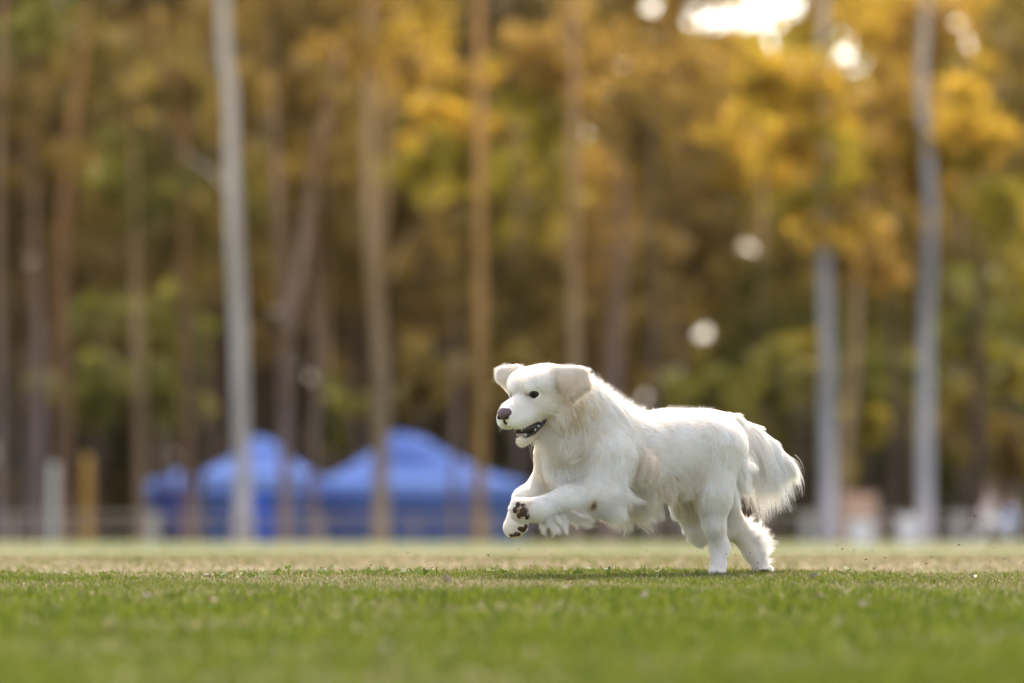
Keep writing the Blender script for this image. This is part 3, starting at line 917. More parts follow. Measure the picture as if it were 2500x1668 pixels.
# ---- legs
# near foreleg
cone((1478, 1120, 0.16), (1470, 1205, 0.20), 70, 48, 0.045, (0.25, 0, -1), 0.022, 0.04, 0.13)
cone((1468, 1212, 0.20), (1390, 1218, 0.225), 40, 30, 0.030, (-1.0, 0, -0.35), 0.016, 0.04, 0.2)
cone((1390, 1218, 0.225), (1318, 1242, 0.25), 30, 21, 0.022, (-0.9, 0, -0.6), 0.013, 0.04, 0.2)
cone((1318, 1245, 0.25), (1280, 1247, 0.262), 26, 25, 0.020, (-1, 0, -0.2), 0.011, 0.05, 0.2)
ell(W(1275, 1247, 0.262), (22 * PX, 24 * PX, 26 * PX), np.eye(3), 0.012, (-1, -0.4, 0), 0.008, 0.1, 0.2)
for du, dv, dw in ((-16, -17, 0.012), (-22, -3, 0.016), (-18, 11, 0.012), (-4, 21, 0.0)):
    ell(W(1278 + du, 1246 + dv, 0.262 + dw), (12 * PX, 11 * PX, 11 * PX), np.eye(3), 0.005, (-1, -0.2, 0), 0.006, 0.1, 0.2)
# far foreleg
cone((1385, 1125, 0.08), (1345, 1178, 0.06), 62, 42, 0.045, (-0.3, 0, -1), 0.028, 0.1, 0.2)
cone((1345, 1178, 0.06), (1281, 1219, 0.115), 36, 24, 0.028, (-1, 0, -0.6), 0.015, 0.08, 0.2)
cone((1281, 1219, 0.115), (1270, 1255, 0.125), 24, 20, 0.020, (-0.2, 0, -1), 0.012, 0.05, 0.2)
cone((1270, 1255, 0.125), (1256, 1288, 0.13), 22, 24, 0.020, (-0.4, 0, -1), 0.010, 0.05, 0.2)
for du, dv, dw in ((-10, 6, 0.0), (-4, 14, 0.012), (8, 12, 0.018), (18, 2, 0.02)):
    ell(W(1257 + du, 1286 + dv, 0.13 + dw), (11 * PX, 12 * PX, 11 * PX), np.eye(3), 0.006, (-0.4, 0, -1), 0.006, 0.1, 0.2)
# near hind leg
cone((1742, 1100, -0.06), (1740, 1205, -0.03), 72, 41, 0.055, (0.15, 0, -1), 0.022, 0.04, 0.13)
cone((1740, 1200, -0.03), (1743, 1280, -0.03), 38, 22, 0.05, (0.1, 0, -1), 0.024, 0.06, 0.2)
cone((1743, 1280, -0.03), (1757, 1336, -0.06), 22, 19, 0.024, (0.2, 0, -1), 0.014, 0.08, 0.2)
cone((1757, 1336, -0.06), (1753, 1377, -0.045), 19, 16, 0.018, (0, 0, -1), 0.012, 0.02, 0.2)
cone((1754, 1384, -0.045), (1748, 1392, -0.025), 15, 12, 0.014, (-0.4, -0.5, -1), 0.008, 0.02, 0.2)
for du, dw in ((-10, -0.005), (-6, 0.012), (5, 0.016), (15, 0.008)):
    ell(W(1749 + 0.9 * du, 1395, -0.022 + dw), (7 * PX, 11 * PX, 7 * PX), np.eye(3), 0.005, (-0.4, -0.5, -1), 0.006, 0.04, 0.2)
# far hind leg
cone((1722, 1120, -0.20), (1690, 1215, -0.20), 68, 52, 0.05, (-0.1, 0, -1), 0.030, 0.25, 0.2)
cone((1692, 1215, -0.20), (1708, 1298, -0.185), 44, 25, 0.035, (0.2, 0, -1), 0.026, 0.15, 0.3)
cone((1708, 1300, -0.185), (1797, 1290, -0.235), 26, 26, 0.020, (1, 0, 0.2), 0.016, 0.2, 0.2)
cone((1760, 1200, -0.20), (1786, 1270, -0.225), 40, 24, 0.03, (0.3, 0, -1), 0.02, 0.1, 0.25)
cone((1797, 1294, -0.235), (1834, 1348, -0.25), 20, 16, 0.018, (0.5, 0, -0.8), 0.014, 0.15, 0.2)
cone((1834, 1348, -0.25), (1856, 1385, -0.255), 18, 14, 0.016, (0.5, 0, -0.8), 0.012, 0.12, 0.2)
cone((1852, 1386, -0.25), (1868, 1390, -0.24), 14, 12, 0.012, (0.8, -0.3, -0.5), 0.007, 0.1, 0.2)
for du, dw in ((-8, 0.012), (2, 0.018), (10, 0.008)):
    ell(W(1866 + du, 1391, -0.245 + dw), (10 * PX, 11 * PX, 8 * PX), np.eye(3), 0.005, (0.6, -0.5, -0.7), 0.006, 0.05, 0.2)
# tail bone
TAIL = [(1742, 1032, -0.16), (1790, 1034, -0.19), (1838, 1055, -0.215), (1882, 1086, -0.235), (1916, 1114, -0.25)]
for i in range(4):
    cone(TAIL[i], TAIL[i + 1], 22 - 4 * i, 18 - 4 * i, 0.03 if i == 0 else 0.012, None, 0.03, 0.10, 0.2)


def smin(a, b, k):
    h = np.maximum(k - np.abs(a - b), 0.0) / k
    return np.minimum(a, b) - h * h * k * 0.25


# ---- grid and surface nets
VOX = 0.0042
lo = np.min([p.box()[0] for p in prims], axis=0) - 0.02
hi = np.max([p.box()[1] for p in prims], axis=0) + 0.02
dims = np.ceil((hi - lo) / VOX).astype(int) + 1
gx, gy, gz_ = [lo[i] + np.arange(dims[i]) * VOX for i in range(3)]
SDF = np.full(dims, 0.10, np.float32)
for p in prims:
    a, b = p.box()
    i0 = np.maximum(((a - 0.05 - lo) / VOX).astype(int), 0)
    i1 = np.minimum(((b + 0.05 - lo) / VOX).astype(int) + 2, dims)
    sl = tuple(slice(i0[k], i1[k]) for k in range(3))
    P = np.stack(np.meshgrid(gx[sl[0]], gy[sl[1]], gz_[sl[2]], indexing='ij'), -1)
    SDF[sl] = smin(SDF[sl], p.d(P).astype(np.float32), p.k)


def sdf_at(P):
    q = (P - lo) / VOX
    q = np.clip(q, 0, np.array(dims) - 1.001)
    i = q.astype(int); f = q - i
    r = 0
    for dx in (0, 1):
        for dy in (0, 1):
            for dz in (0, 1):
                wgt = (f[..., 0] if dx else 1 - f[..., 0]) * (f[..., 1] if dy else 1 - f[..., 1]) * (f[..., 2] if dz else 1 - f[..., 2])
                r = r + wgt * SDF[i[..., 0] + dx, i[..., 1] + dy, i[..., 2] + dz]
    return r


def sdf_n(P, e=0.004):
    g = np.stack([sdf_at(P + e * a) - sdf_at(P - e * a) for a in np.eye(3)], -1)
    return nrm(g)


def surface_nets(S):
    ins = S < 0
    n = np.array(S.shape) - 1
    acc = np.zeros((*n, 3), np.float32); cnt = np.zeros(n, np.float32)
    corners = [(i, j, k) for i in (0, 1) for j in (0, 1) for k in (0, 1)]
    for c in corners:
        for ax in range(3):
            if c[ax]: continue
            c2 = list(c); c2[ax] = 1
            A = S[tuple(slice(c[k], c[k] + n[k]) for k in range(3))]
            B = S[tuple(slice(c2[k], c2[k] + n[k]) for k in range(3))]
            m = (A < 0) != (B < 0)
            t = np.where(m, A / np.where(m, A - B, 1), 0)
            for k in range(3):
                acc[..., k] += np.where(m, (t if k == ax else c[k]), 0)
            cnt += m
    act = cnt > 0
    idx = np.full(n, -1, np.int64); idx[act] = np.arange(act.sum())
    ijk = np.argwhere(act)
    V = (ijk + acc[act] / cnt[act][:, None])
    quads = []
    for ax in range(3):
        o = [k for k in range(3) if k != ax]
        sl = [slice(None)] * 3; sl2 = [slice(None)] * 3
        sl[ax] = slice(0, -1); sl2[ax] = slice(1, None)
        A, B = ins[tuple(sl)], ins[tuple(sl2)]
        e = np.argwhere(A != B)
        e = e[(e[:, o[0]] > 0) & (e[:, o[1]] > 0) & (e[:, o[0]] < n[o[0]]) & (e[:, o[1]] < n[o[1]])]
        flip = B[tuple(e.T)]
        qs = []
        for d0, d1 in ((0, 0), (-1, 0), (-1, -1), (0, -1)):
            q = e.copy(); q[:, o[0]] += d0; q[:, o[1]] += d1
            qs.append(idx[tuple(q.T)])
        q = np.stack(qs, -1)
        if ax == 1: flip = ~flip
        q[flip] = q[flip][:, ::-1]
        quads.append(q)
    return V, np.vstack(quads)


V, Q = surface_nets(SDF)
V = lo + V * VOX
for _ in range(2):      # light smoothing
    acc = np.zeros_like(V); cn = np.zeros(len(V))
    for a, b in ((0, 1), (1, 2), (2, 3), (3, 0)):
        np.add.at(acc, Q[:, a], V[Q[:, b]]); np.add.at(cn, Q[:, a], 1)
        np.add.at(acc, Q[:, b], V[Q[:, a]]); np.add.at(cn, Q[:, b], 1)
    V = 0.5 * V + 0.5 * acc / np.maximum(cn, 1)[:, None]


def fbm(P, s, seed=0):
    """cheap smooth vector noise from summed sines"""
    r = np.random.default_rng(seed)
    out = 0
    for o in range(4):
        K = r.standard_normal((3, 3)) * s * (1.7 ** o)
        ph = r.uniform(0, 6.28, 3)
        out = out + np.sin(P @ K + ph) / (1.5 ** o)
    return out / 1.8


def coat(P):
    """blend flow / length / tint / lift of the nearest primitives"""
    wsum = np.zeros(len(P)); fl = np.zeros((len(P), 3)); ln = np.zeros(len(P)); ti = np.zeros(len(P)); li = np.zeros(len(P))
    for p in prims:
        wgt = np.exp(-np.clip(p.d(P), -0.02, 1.0) / 0.010)
        wsum += wgt; fl += wgt[:, None] * p.flow; ln += wgt * p.len; ti += wgt * p.tint; li += wgt * p.lift
    wsum = np.maximum(wsum, 1e-9)
    return nrm(fl / wsum[:, None]), ln / wsum, ti / wsum, li / wsum


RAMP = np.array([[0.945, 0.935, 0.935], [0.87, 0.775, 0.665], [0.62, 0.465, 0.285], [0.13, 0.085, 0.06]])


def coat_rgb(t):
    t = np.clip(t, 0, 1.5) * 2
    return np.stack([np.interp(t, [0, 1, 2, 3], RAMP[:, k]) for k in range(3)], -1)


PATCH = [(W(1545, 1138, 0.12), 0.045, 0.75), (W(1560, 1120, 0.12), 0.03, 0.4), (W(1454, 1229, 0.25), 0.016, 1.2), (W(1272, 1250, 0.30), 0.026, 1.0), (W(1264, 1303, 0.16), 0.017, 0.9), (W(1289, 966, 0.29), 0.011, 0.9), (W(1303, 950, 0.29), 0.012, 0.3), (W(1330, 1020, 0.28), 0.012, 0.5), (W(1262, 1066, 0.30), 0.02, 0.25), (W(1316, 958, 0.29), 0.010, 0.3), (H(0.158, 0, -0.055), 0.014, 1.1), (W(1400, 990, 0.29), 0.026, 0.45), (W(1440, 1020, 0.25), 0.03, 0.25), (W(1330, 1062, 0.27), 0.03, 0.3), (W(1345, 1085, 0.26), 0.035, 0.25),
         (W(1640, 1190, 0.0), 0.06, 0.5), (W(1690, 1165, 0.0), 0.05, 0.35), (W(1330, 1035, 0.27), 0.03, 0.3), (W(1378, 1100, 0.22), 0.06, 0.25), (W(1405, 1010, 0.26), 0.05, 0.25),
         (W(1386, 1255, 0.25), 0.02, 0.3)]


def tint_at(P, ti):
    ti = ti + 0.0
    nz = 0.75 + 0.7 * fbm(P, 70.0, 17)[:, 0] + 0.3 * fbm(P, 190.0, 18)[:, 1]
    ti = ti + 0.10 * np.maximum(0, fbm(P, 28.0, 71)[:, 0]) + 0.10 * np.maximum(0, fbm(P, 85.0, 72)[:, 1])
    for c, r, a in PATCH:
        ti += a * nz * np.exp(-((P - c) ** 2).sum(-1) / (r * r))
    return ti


# ---- places where the coat is bare
def ray_hit(u, v):
    o = np.array([0, 0, CAM_H]); d = nrm(W(u, v, 0.5) - o)
    t = np.linspace(15.9, 18.0, 4000)
    P = o + t[:, None] * d
    s = np.where(((P > lo) & (P < hi)).all(-1), sdf_at(P), 1.0)
    i = np.argmax(s < 0)
    return P[i] if s[i] < 0 else None


eye_hit = ray_hit(1302.5, 963.5)
eye_loc = HM @ (eye_hit - HC)
EYES = [eye_hit - 0.0050 * sdf_n(eye_hit[None])[0]]
mir = H(eye_loc[0], -eye_loc[1], eye_loc[2])
EYES.append(mir - 0.0050 * sdf_n(mir[None])[0])
NOSE = H(0.160, 0, -0.030)
PAWPAD_N = W(1272, 1247, 0.292); PAWPAD_F = W(1262, 1300, 0.155)
BARE = [(EYES[0], 0.0195), (EYES[1], 0.014), (NOSE, 0.028)]

dog = empty('dog', DOG0)
tag(dog, 'cream white long haired dog leaping left with both forepaws off the grass', 'dog')


def loc(P):
    return np.asarray(P) - DOG0


# ---- materials
fur_mat = leaf_mat('dog_fur', 0.32, 'tint', 0.75)
skin_mat, N_, L_, b_ = new_mat('dog_undercoat')
at = N_.new('ShaderNodeAttribute'); at.attribute_name = 'tint'
L_.new(at.outputs['Color'], b_.inputs['Base Color']); b_.inputs['Roughness'].default_value = 0.9; b_.inputs['Specular IOR Level'].default_value = 0.1


def plain(name, c, rough=0.5, spec=0.5, coat_=0.0):
    m, N, L, b = new_mat(name)
    nz = N.new('ShaderNodeTexNoise'); nz.inputs['Scale'].default_value = 260; nz.inputs['Detail'].default_value = 4
    tc = N.new('ShaderNodeTexCoord'); L.new(tc.outputs['Object'], nz.inputs['Vector'])
    mx = N.new('ShaderNodeMixRGB'); mx.blend_type = 'MIX'
    mx.inputs[1].default_value = (*[x * 0.72 for x in c], 1); mx.inputs[2].default_value = (*[min(1, x * 1.2) for x in c], 1)
    L.new(nz.outputs['Fac'], mx.inputs[0]); L.new(mx.outputs[0], b.inputs['Base Color'])
    bp = N.new('ShaderNodeBump'); bp.inputs['Strength'].default_value = 0.15; bp.inputs['Distance'].default_value = 0.002
    L.new(nz.outputs['Fac'], bp.inputs['Height']); L.new(bp.outputs[0], b.inputs['Normal'])
    b.inputs['Roughness'].default_value = rough; b.inputs['Specular IOR Level'].default_value = spec
    b.inputs['Coat Weight'].default_value = coat_
    return m


M_NOSE = plain('nose_leather', (0.13, 0.068, 0.08), 0.4)
M_DARK = plain('dark_lip_skin', (0.030, 0.018, 0.020), 0.35)
M_NOSTRIL = plain('nostril_skin', (0.018, 0.012, 0.012), 0.6)
M_TONGUE = plain('tongue_flesh', (0.48, 0.34, 0.35), 0.3)
M_TOOTH = plain('tooth_enamel', (0.78, 0.74, 0.66), 0.25)
M_PAD = plain('paw_pad_skin', (0.075, 0.048, 0.036), 0.85, 0.15)
M_EYE = plain('eye_brown', (0.016, 0.008, 0.005), 0.12, 0.22, 0.0)
M_RIM = plain('eyelid_skin', (0.030, 0.018, 0.015), 0.5)
M_CLAW = plain('claw_horn', (0.30, 0.24, 0.19), 0.4)


def ellip(name, c, r, axes, mat, parent=dog, seg=20, shape=None):
    bm = bmesh.new()
    bmesh.ops.create_uvsphere(bm, u_segments=seg, v_segments=seg // 2 + 2, radius=1.0)
    A = np.asarray(axes)
    for v in bm.verts:
        q = np.array(v.co)
        if shape: q = shape(q)
        v.co = loc(c) + (q * np.asarray(r)) @ A
    return bm_obj(name, bm, mat, parent, smooth=True)


def tube(name, pts, rads, mat, parent=dog, seg=8):
    v, q, t = tube_arrays([loc(p) for p in pts], rads, seg)
    return obj(name, np_mesh(name, v, q, t), mat, parent)


# ---- body
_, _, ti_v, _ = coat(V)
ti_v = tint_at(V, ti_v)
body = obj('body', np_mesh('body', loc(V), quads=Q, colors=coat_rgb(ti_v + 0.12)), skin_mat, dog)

# ---- face
for i, e in enumerate(EYES):
    eye = ellip('eye', e, (0.0140, 0.0140, 0.0140), np.eye(3), M_EYE, seg=24)
    n = sdf_n(e[None] + 0.012 * (HF * 0.3 + HS * (1 if i == 0 else -1) * 0.5)[None])[0]
    n = nrm(0.6 * n + 0.4 * nrm(HF + (0.9 if i == 0 else -0.9) * HS))
    t1 = nrm(np.cross(n, HU)); t2 = nrm(np.cross(t1, n))
    th = np.linspace(0, 2 * np.pi, 25)
    ring = [e + n * 0.0090 + t1 * 0.0138 * math.cos(a) + t2 * 0.0094 * math.sin(a) * (1.0 if math.sin(a) > 0 else 0.85) - n * 0.0035 * abs(math.cos(a)) for a in th]
    tube('eyelid', ring, [0.0030] * 25, M_RIM, eye, 8)


def nose_shape(q):
    q = q.copy()
    low = max(0.0, -q[2])
    q[1] *= 1.0 - 0.45 * low
    q[1] *= 1.0 + 0.12 * max(0.0, q[2])
    q[0] *= 1.0 - 0.15 * max(0, q[2])
    return q


nose = ellip('nose', NOSE, (0.0175, 0.0270, 0.0215), HM, M_NOSE, seg=28, shape=nose_shape)
for s in (-1, 1):
    ellip('nostril', NOSE + 0.0115 * HF + s * 0.0140 * HS - 0.006 * HU, (0.0068, 0.0090, 0.0072), HM, M_NOSTRIL, nose, 14)
ellip('lip_groove', NOSE - 0.001 * HF - 0.020 * HU, (0.0135, 0.010, 0.014), HM, M_DARK, nose, 14)

mouth = ellip('mouth', H(0.076, 0, -0.094), (0.056, 0.032, 0.021), HM, M_DARK, seg=24)
tube('lip', [H(0.042, 0.041, -0.080), H(0.064, 0.035, -0.098), H(0.088, 0.027, -0.110), H(0.114, 0.014, -0.116), H(0.125, 0.0, -0.118), H(0.114, -0.014, -0.116), H(0.088, -0.027, -0.110)],
     [0.006, 0.006, 0.0052, 0.0045, 0.004, 0.0045, 0.0045], M_DARK, mouth, 8)
ellip('tongue', H(0.102, 0, -0.104), (0.030, 0.017, 0.008), HM, M_TONGUE, mouth, 16)
for f, s, u, hgt, r in ((0.114, 0.0145, -0.112, 0.016, 0.0036), (0.114, -0.0145, -0.112, 0.016, 0.0036), (0.058, 0.036, -0.092, 0.009, 0.0048), (0.071, 0.033, -0.099, 0.008, 0.0046), (0.084, 0.029, -0.105, 0.007, 0.004)):
    tube('tooth', [H(f, s, u), H(f, s, u + hgt * 0.5), H(f + 0.002, s, u + hgt)], [r, r * 0.75, r * 0.15], M_TOOTH, mouth, 8)
for f, s, u, hgt, r in ((0.128, 0.019, -0.078, 0.016, 0.0036), (0.070, 0.039, -0.074, 0.010, 0.0055), (0.056, 0.042, -0.072, 0.011, 0.0065)):
    tube('tooth', [H(f, s, u), H(f, s, u - hgt * 0.5), H(f + 0.001, s, u - hgt)], [r, r * 0.75, r * 0.2], M_TOOTH, mouth, 8)


# ---- paw pads (underside turned to the lens on the lifted forepaws)
def paw_pads(spots, axes):
    for (u, v), (ru, rv) in spots:
        h = ray_hit(u, v)
        if h is None: continue
        n = sdf_n(h[None])[0]
        a = nrm(np.cross(n, [0.2, 0, 1])); b = nrm(np.cross(a, n))
        ellip('paw_pad', h - 0.002 * n, (ru * PX * 0.92, rv * PX * 0.92, 0.0065), np.stack([a, b, n]), M_PAD, dog, 14)
        BARE.append((h, max(ru, rv) * PX * 0.8))


paw_pads([((1280, 1250), (12, 13)), ((1265, 1233), (8, 9)), ((1258, 1246), (7, 9)), ((1268, 1260), (8, 9)), ((1288, 1262), (7, 10)), ((1278, 1234), (7, 6))], None)
paw_pads([((1274, 1293), (12, 8)), ((1250, 1307), (9, 5)), ((1262, 1305), (10, 7)), ((1284, 1284), (7, 8))], None)
for (u, v, w), d in (((1238, 1301, 0.13), (-.6, -.1, -1)), ((1247, 1310, 0.145), (-.3, -.3, -1))):
    p = W(u, v, w); d = nrm(d)
    tube('claw', [p - d * 0.006, p + d * 0.004, p + d * 0.009 + np.array([0, 0, -0.002])], [0.003, 0.0024, 0.0006], M_CLAW, dog, 6)


# ================================================================== fur
def make_fur(name, roots, pts, rad0, rgb, parent):
    """pts: (n, k, 3) world positions; one curves object"""
    n, k, _ = pts.shape
    cu = bpy.data.hair_curves.new(name)
    cu.add_curves([k] * n)
    cu.attributes['position'].data.foreach_set('vector', (pts - DOG0).astype(np.float32).ravel())
    ra = cu.attributes.get('radius') or cu.attributes.new('radius', 'FLOAT', 'POINT')
    taper = np.linspace(1, 0, k) ** 0.7 * 0.9 + 0.1
    ra.data.foreach_set('value', (rad0[:, None] * taper[None]).astype(np.float32).ravel())
    ca = cu.attributes.new('tint', 'FLOAT_COLOR', 'CURVE')
    c4 = np.ones((n, 4), np.float32); c4[:, :3] = rgb
    ca.data.foreach_set('color', c4.ravel())
    cu.materials.append(fur_mat)
    o = bpy.data.objects.new(name, cu)
    return link(o, parent)


def grow(P, n, flow, L, lift, K, grav=0.0, wav=0.25, seed=1):
    """strands from roots P along flow, kept outside the body"""
    nz = fbm(P, 45.0, seed)
    tang = flow - (flow * n).sum(-1, keepdims=True) * n
    d = nrm(nrm(tang + 1e-6) + lift[:, None] * n + wav * nz)
    pts = np.empty((len(P), K, 3))
    pts[:, 0] = P - 0.001 * n
    cur = P.copy()
    step = L / (K - 1)
    for k in range(1, K):
        t = k / (K - 1)
        dd = nrm(d + grav * t * DN + 0.35 * wav * t * fbm(cur, 80.0, seed + 5))
        cur = cur + dd * step[:, None]
        s = sdf_at(cur)
        need = 0.0015 + 0.004 * t - s
        m = need > 0
        if m.any():
            cur[m] += sdf_n(cur[m]) * need[m][:, None]
        pts[:, k] = cur
    return pts


def clump(pts, P, L, size, amount, seed=3):
    r = np.random.default_rng(seed)
    nC = max(10, int(len(P) * size))
    ci = r.choice(len(P), nC, replace=False)
    kd = kdtree.KDTree(nC)
    for i, c in enumerate(ci): kd.insert(P[c], i)
    kd.balance()
    own = np.array([kd.find(p)[1] for p in P])
    g = pts[ci[own]]
    rel = g - g[:, :1] + 0.35 * P[:, None] + 0.65 * g[:, :1]     # guide path moved a little towards its own root
    t = np.linspace(0, 1, pts.shape[1])[None, :, None] ** 1.2
    return pts + (rel - pts) * t * amount[:, None, None], own


# sample roots on the mesh
T3 = np.vstack([Q[:, [0, 1, 2]], Q[:, [0, 2, 3]]])
A, B, C = V[T3[:, 0]], V[T3[:, 1]], V[T3[:, 2]]
ar = 0.5 * np.linalg.norm(np.cross(B - A, C - A), axis=1)
fn = nrm(np.cross(B - A, C - A))
cen = (A + B + C) / 3
fl0, ln0, _, _ = coat(cen)
wgt = ar * np.clip(0.022 / ln0, 0.5, 2.2)              # shorter coat, denser
sn = sdf_n(cen)
wgt *= np.where(sn[:, 1] > 0.5, 0.35, 1.0)              # the side turned away needs fewer
NH = 220000
fi = rng.choice(len(T3), NH, p=wgt / wgt.sum())
r1, r2 = np.sqrt(rng.random(NH)), rng.random(NH)
P = (1 - r1)[:, None] * A[fi] + (r1 * (1 - r2))[:, None] * B[fi] + (r1 * r2)[:, None] * C[fi]
keep = np.ones(NH, bool)
for c, r in BARE:
    keep &= ((P - c) ** 2).sum(-1) > r * r
# mouth and lips stay bare
hp = (P - HC) @ HM.T
keep &= ~((hp[:, 0] > 0.045) & (hp[:, 0] < 0.15) & (np.abs(hp[:, 1]) < 0.045) & (hp[:, 2] > -0.114 + 0.33 * (0.116 - hp[:, 0])) & (hp[:, 2] < -0.081))
P = P[keep]
n = sdf_n(P)
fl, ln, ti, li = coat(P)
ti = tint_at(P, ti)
L = ln * rng.uniform(0.65, 1.2, len(P))
topf = np.clip(n[:, 2], 0, 1)
li = li * rng.uniform(0.6, 1.5, len(P)) + 0.25 * topf * rng.random(len(P)) ** 3
fl = nrm(fl + 0.26 * fbm(P, 14.0, 41))
pts = grow(P, n, fl, L, li, 6, grav=0.35, wav=0.22)
am = np.clip((ln - 0.008) / 0.02, 0, 1) * 0.66
pts, own = clump(pts, P, L, 0.045, am)
jit = np.abs(rng.standard_normal(own.max() + 1))[own] * 0.08
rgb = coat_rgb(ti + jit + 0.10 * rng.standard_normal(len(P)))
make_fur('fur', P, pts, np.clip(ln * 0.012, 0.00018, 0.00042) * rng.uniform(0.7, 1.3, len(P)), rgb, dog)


# ---- long feathering
def feather(line, dirs, Lpx, count, spread=(6, 6, 0.02), tint=0.12, grav=0.6, wav=0.25, K=9, curl=0.0, seed=11, nclump=40, rad=0.00032, cl=0.85, inside=True, camp=0.0, proj=True):
    """long strands hanging from a line of (u, v, w) roots; dirs / Lpx per line point"""
    r = np.random.default_rng(seed)
    line = np.array(line, float); dirs = nrm(np.array(dirs, float)); Lpx = np.array(Lpx, float)
    tt = r.random(count) * (len(line) - 1)
    i = np.minimum(tt.astype(int), len(line) - 2); f = (tt - i)
    q = line[i] * (1 - f)[:, None] + line[i + 1] * f[:, None] + r.standard_normal((count, 3)) * np.array(spread)
    y = FOCUS - q[:, 2]
    P = np.stack([U2X(q[:, 0], y), y, V2Z(q[:, 1], y)], -1)
    d = nrm(dirs[i] * (1 - f)[:, None] + dirs[i + 1] * f[:, None])
    if proj:            # roots sit on the coat's surface
        for _ in range(3):
            s0 = np.clip(sdf_at(P), -0.02, 0.02)
            P = P - (s0 - 0.001)[:, None] * sdf_n(P)
    # clump ids along the line
    cid = (tt / (len(line) - 1) * nclump + r.random(count) * 1.5).astype(int)
    cr = np.random.default_rng(seed + 1)
    cd = cr.standard_normal((nclump + 4, 3)) * wav; cl_ = cr.uniform(0.55, 1.2, nclump + 4)
    L = (Lpx[i] * (1 - f) + Lpx[i + 1] * f) * PX * cl_[cid] * (0.3 + 0.8 * r.random(count) ** 0.7)
    d = nrm(d + cd[cid] + r.standard_normal((count, 3)) * 0.12)
    ph = cr.uniform(0, 6.28, nclump + 4)[cid]
    sidev = nrm(np.cross(d, [0, 1.0, 0.1]))
    pts = np.empty((count, K, 3)); cur = P.copy(); pts[:, 0] = cur
    for k in range(1, K):
        t = k / (K - 1)
        dd = nrm(d + grav * t * DN + curl * t * np.sin(ph + t * 4.0)[:, None] * sidev)
        cur = cur + dd * (L / (K - 1))[:, None]
        if inside:
            s = sdf_at(cur); need = 0.002 - s
            m = (need > 0) & ((cur > lo) & (cur < hi)).all(-1)
            if m.any(): cur[m] += sdf_n(cur[m]) * need[m][:, None]
        pts[:, k] = cur
    # pull to the clump mean towards the tips
    t = np.linspace(0, 1, K) ** 1.1
    for c in np.unique(cid):
        m = cid == c
        mean = pts[m].mean(0, keepdims=True)
        pts[m] += (mean - pts[m]) * (t * cl * 0.7)[None, :, None]
    ti = tint + camp * (1 - f) * 0 + cr.standard_normal(nclump + 4)[cid] * 0.09 + 0.05 * r.standard_normal(count)
    return P, pts, np.full(count, rad) * r.uniform(0.7, 1.3, count), coat_rgb(ti)


FE = []
tl = [(u, v - 4, w) for u, v, w in TAIL]
# tail plume: overlapping sheets hanging from the tail
FE.append(feather(tl, [(0.6, 0, -0.7), (0.45, 0, -0.85), (0.35, 0, -0.95), (0.35, 0, -0.95), (0.5, 0, -0.9)], [110, 250, 235, 150, 100], 7500, (8, 6, 0.015), 0.16, 0.9, 0.13, 14, 0.25, 21, 80, 0.00034, 0.85))
FE.append(feather(tl[1:], [(0.8, 0, -0.5), (0.7, 0, -0.65), (0.65, 0, -0.75), (0.7, 0, -0.8)], [140, 140, 105, 75], 5000, (8, 7, 0.015), 0.06, 1.5, 0.12, 12, 0.2, 22, 45, 0.00036, 0.8))
FE.append(feather(tl[:3], [(0.5, 0, -0.75), (0.4, 0, -0.9), (0.3, 0, -0.95)], [110, 220, 240], 4200, (8, 6, 0.02), 0.26, 0.8, 0.12, 14, 0.2, 23, 46, 0.00034, 0.85))
FE.append(feather(tl[1:], [(0.7, 0, -0.7), (0.6, 0, -0.8), (0.6, 0, -0.8), (0.75, 0, -0.6)], [225, 215, 150, 95], 420, (8, 6, 0.02), 0.02, 1.1, 0.16, 14, 0.7, 35, 30, 0.00026, 0.9))
# breeches on the near thigh
FE.append(feather([(1790, 1110, -0.10), (1796, 1150, -0.10), (1786, 1200, -0.08)], [(0.4, 0, -1), (0.5, 0, -1), (0.6, 0, -0.8)], [60, 75, 70], 2600, (6, 8, 0.03), 0.06, 0.8, 0.3, 10, 0.5, 24, 24, 0.00034))
# far hock feathering
FE.append(feather([(1812, 1286, -0.24), (1844, 1325, -0.25), (1866, 1374, -0.255)], [(0.9, 0, 0.55), (0.95, 0, 0.45), (0.9, 0, 0.05)], [36, 66, 30], 1900, (5, 5, 0.010), 0.04, -0.4, 0.42, 9, 0.7, 25, 46, 0.00026))
# far thigh fluff in front
FE.append(feather([(1656, 1225, -0.19), (1680, 1275, -0.19), (1708, 1318, -0.18)], [(-0.3, 0, -1), (-0.2, 0, -1), (0.3, 0, -1)], [24, 30, 30], 2200, (8, 8, 0.02), 0.06, 0.2, 0.3, 8, 0.3, 26, 20, 0.00032))
# near foreleg feathering
FE.append(feather([(1326, 1268, 0.25), (1352, 1262, 0.245), (1385, 1254, 0.235)], [(0.35, 0, -1), (0.6, 0, -0.8), (0.9, 0, -0.5)], [54, 60, 60], 1300, (6, 4, 0.012), 0.22, 0.4, 0.42, 12, 1.4, 27, 13, 0.00028, 0.97))
FE.append(feather([(1378, 1252, 0.24), (1415, 1246, 0.23), (1455, 1245, 0.22)], [(0.95, 0, -0.35), (1, 0, -0.25), (1, 0, -0.2)], [95, 85, 55], 2200, (6, 4, 0.014), 0.34, 0.15, 0.2, 12, 0.5, 28, 15, 0.00028, 0.95))
FE.append(feather([(1455, 1235, 0.23), (1490, 1215, 0.2), (1510, 1190, 0.18)], [(0.8, 0, -0.5), (0.6, 0, -0.8), (0.4, 0, -1)], [45, 60, 60], 2000, (8, 6, 0.02), 0.18, 0.5, 0.3, 9, 0.6, 29, 18, 0.00032))
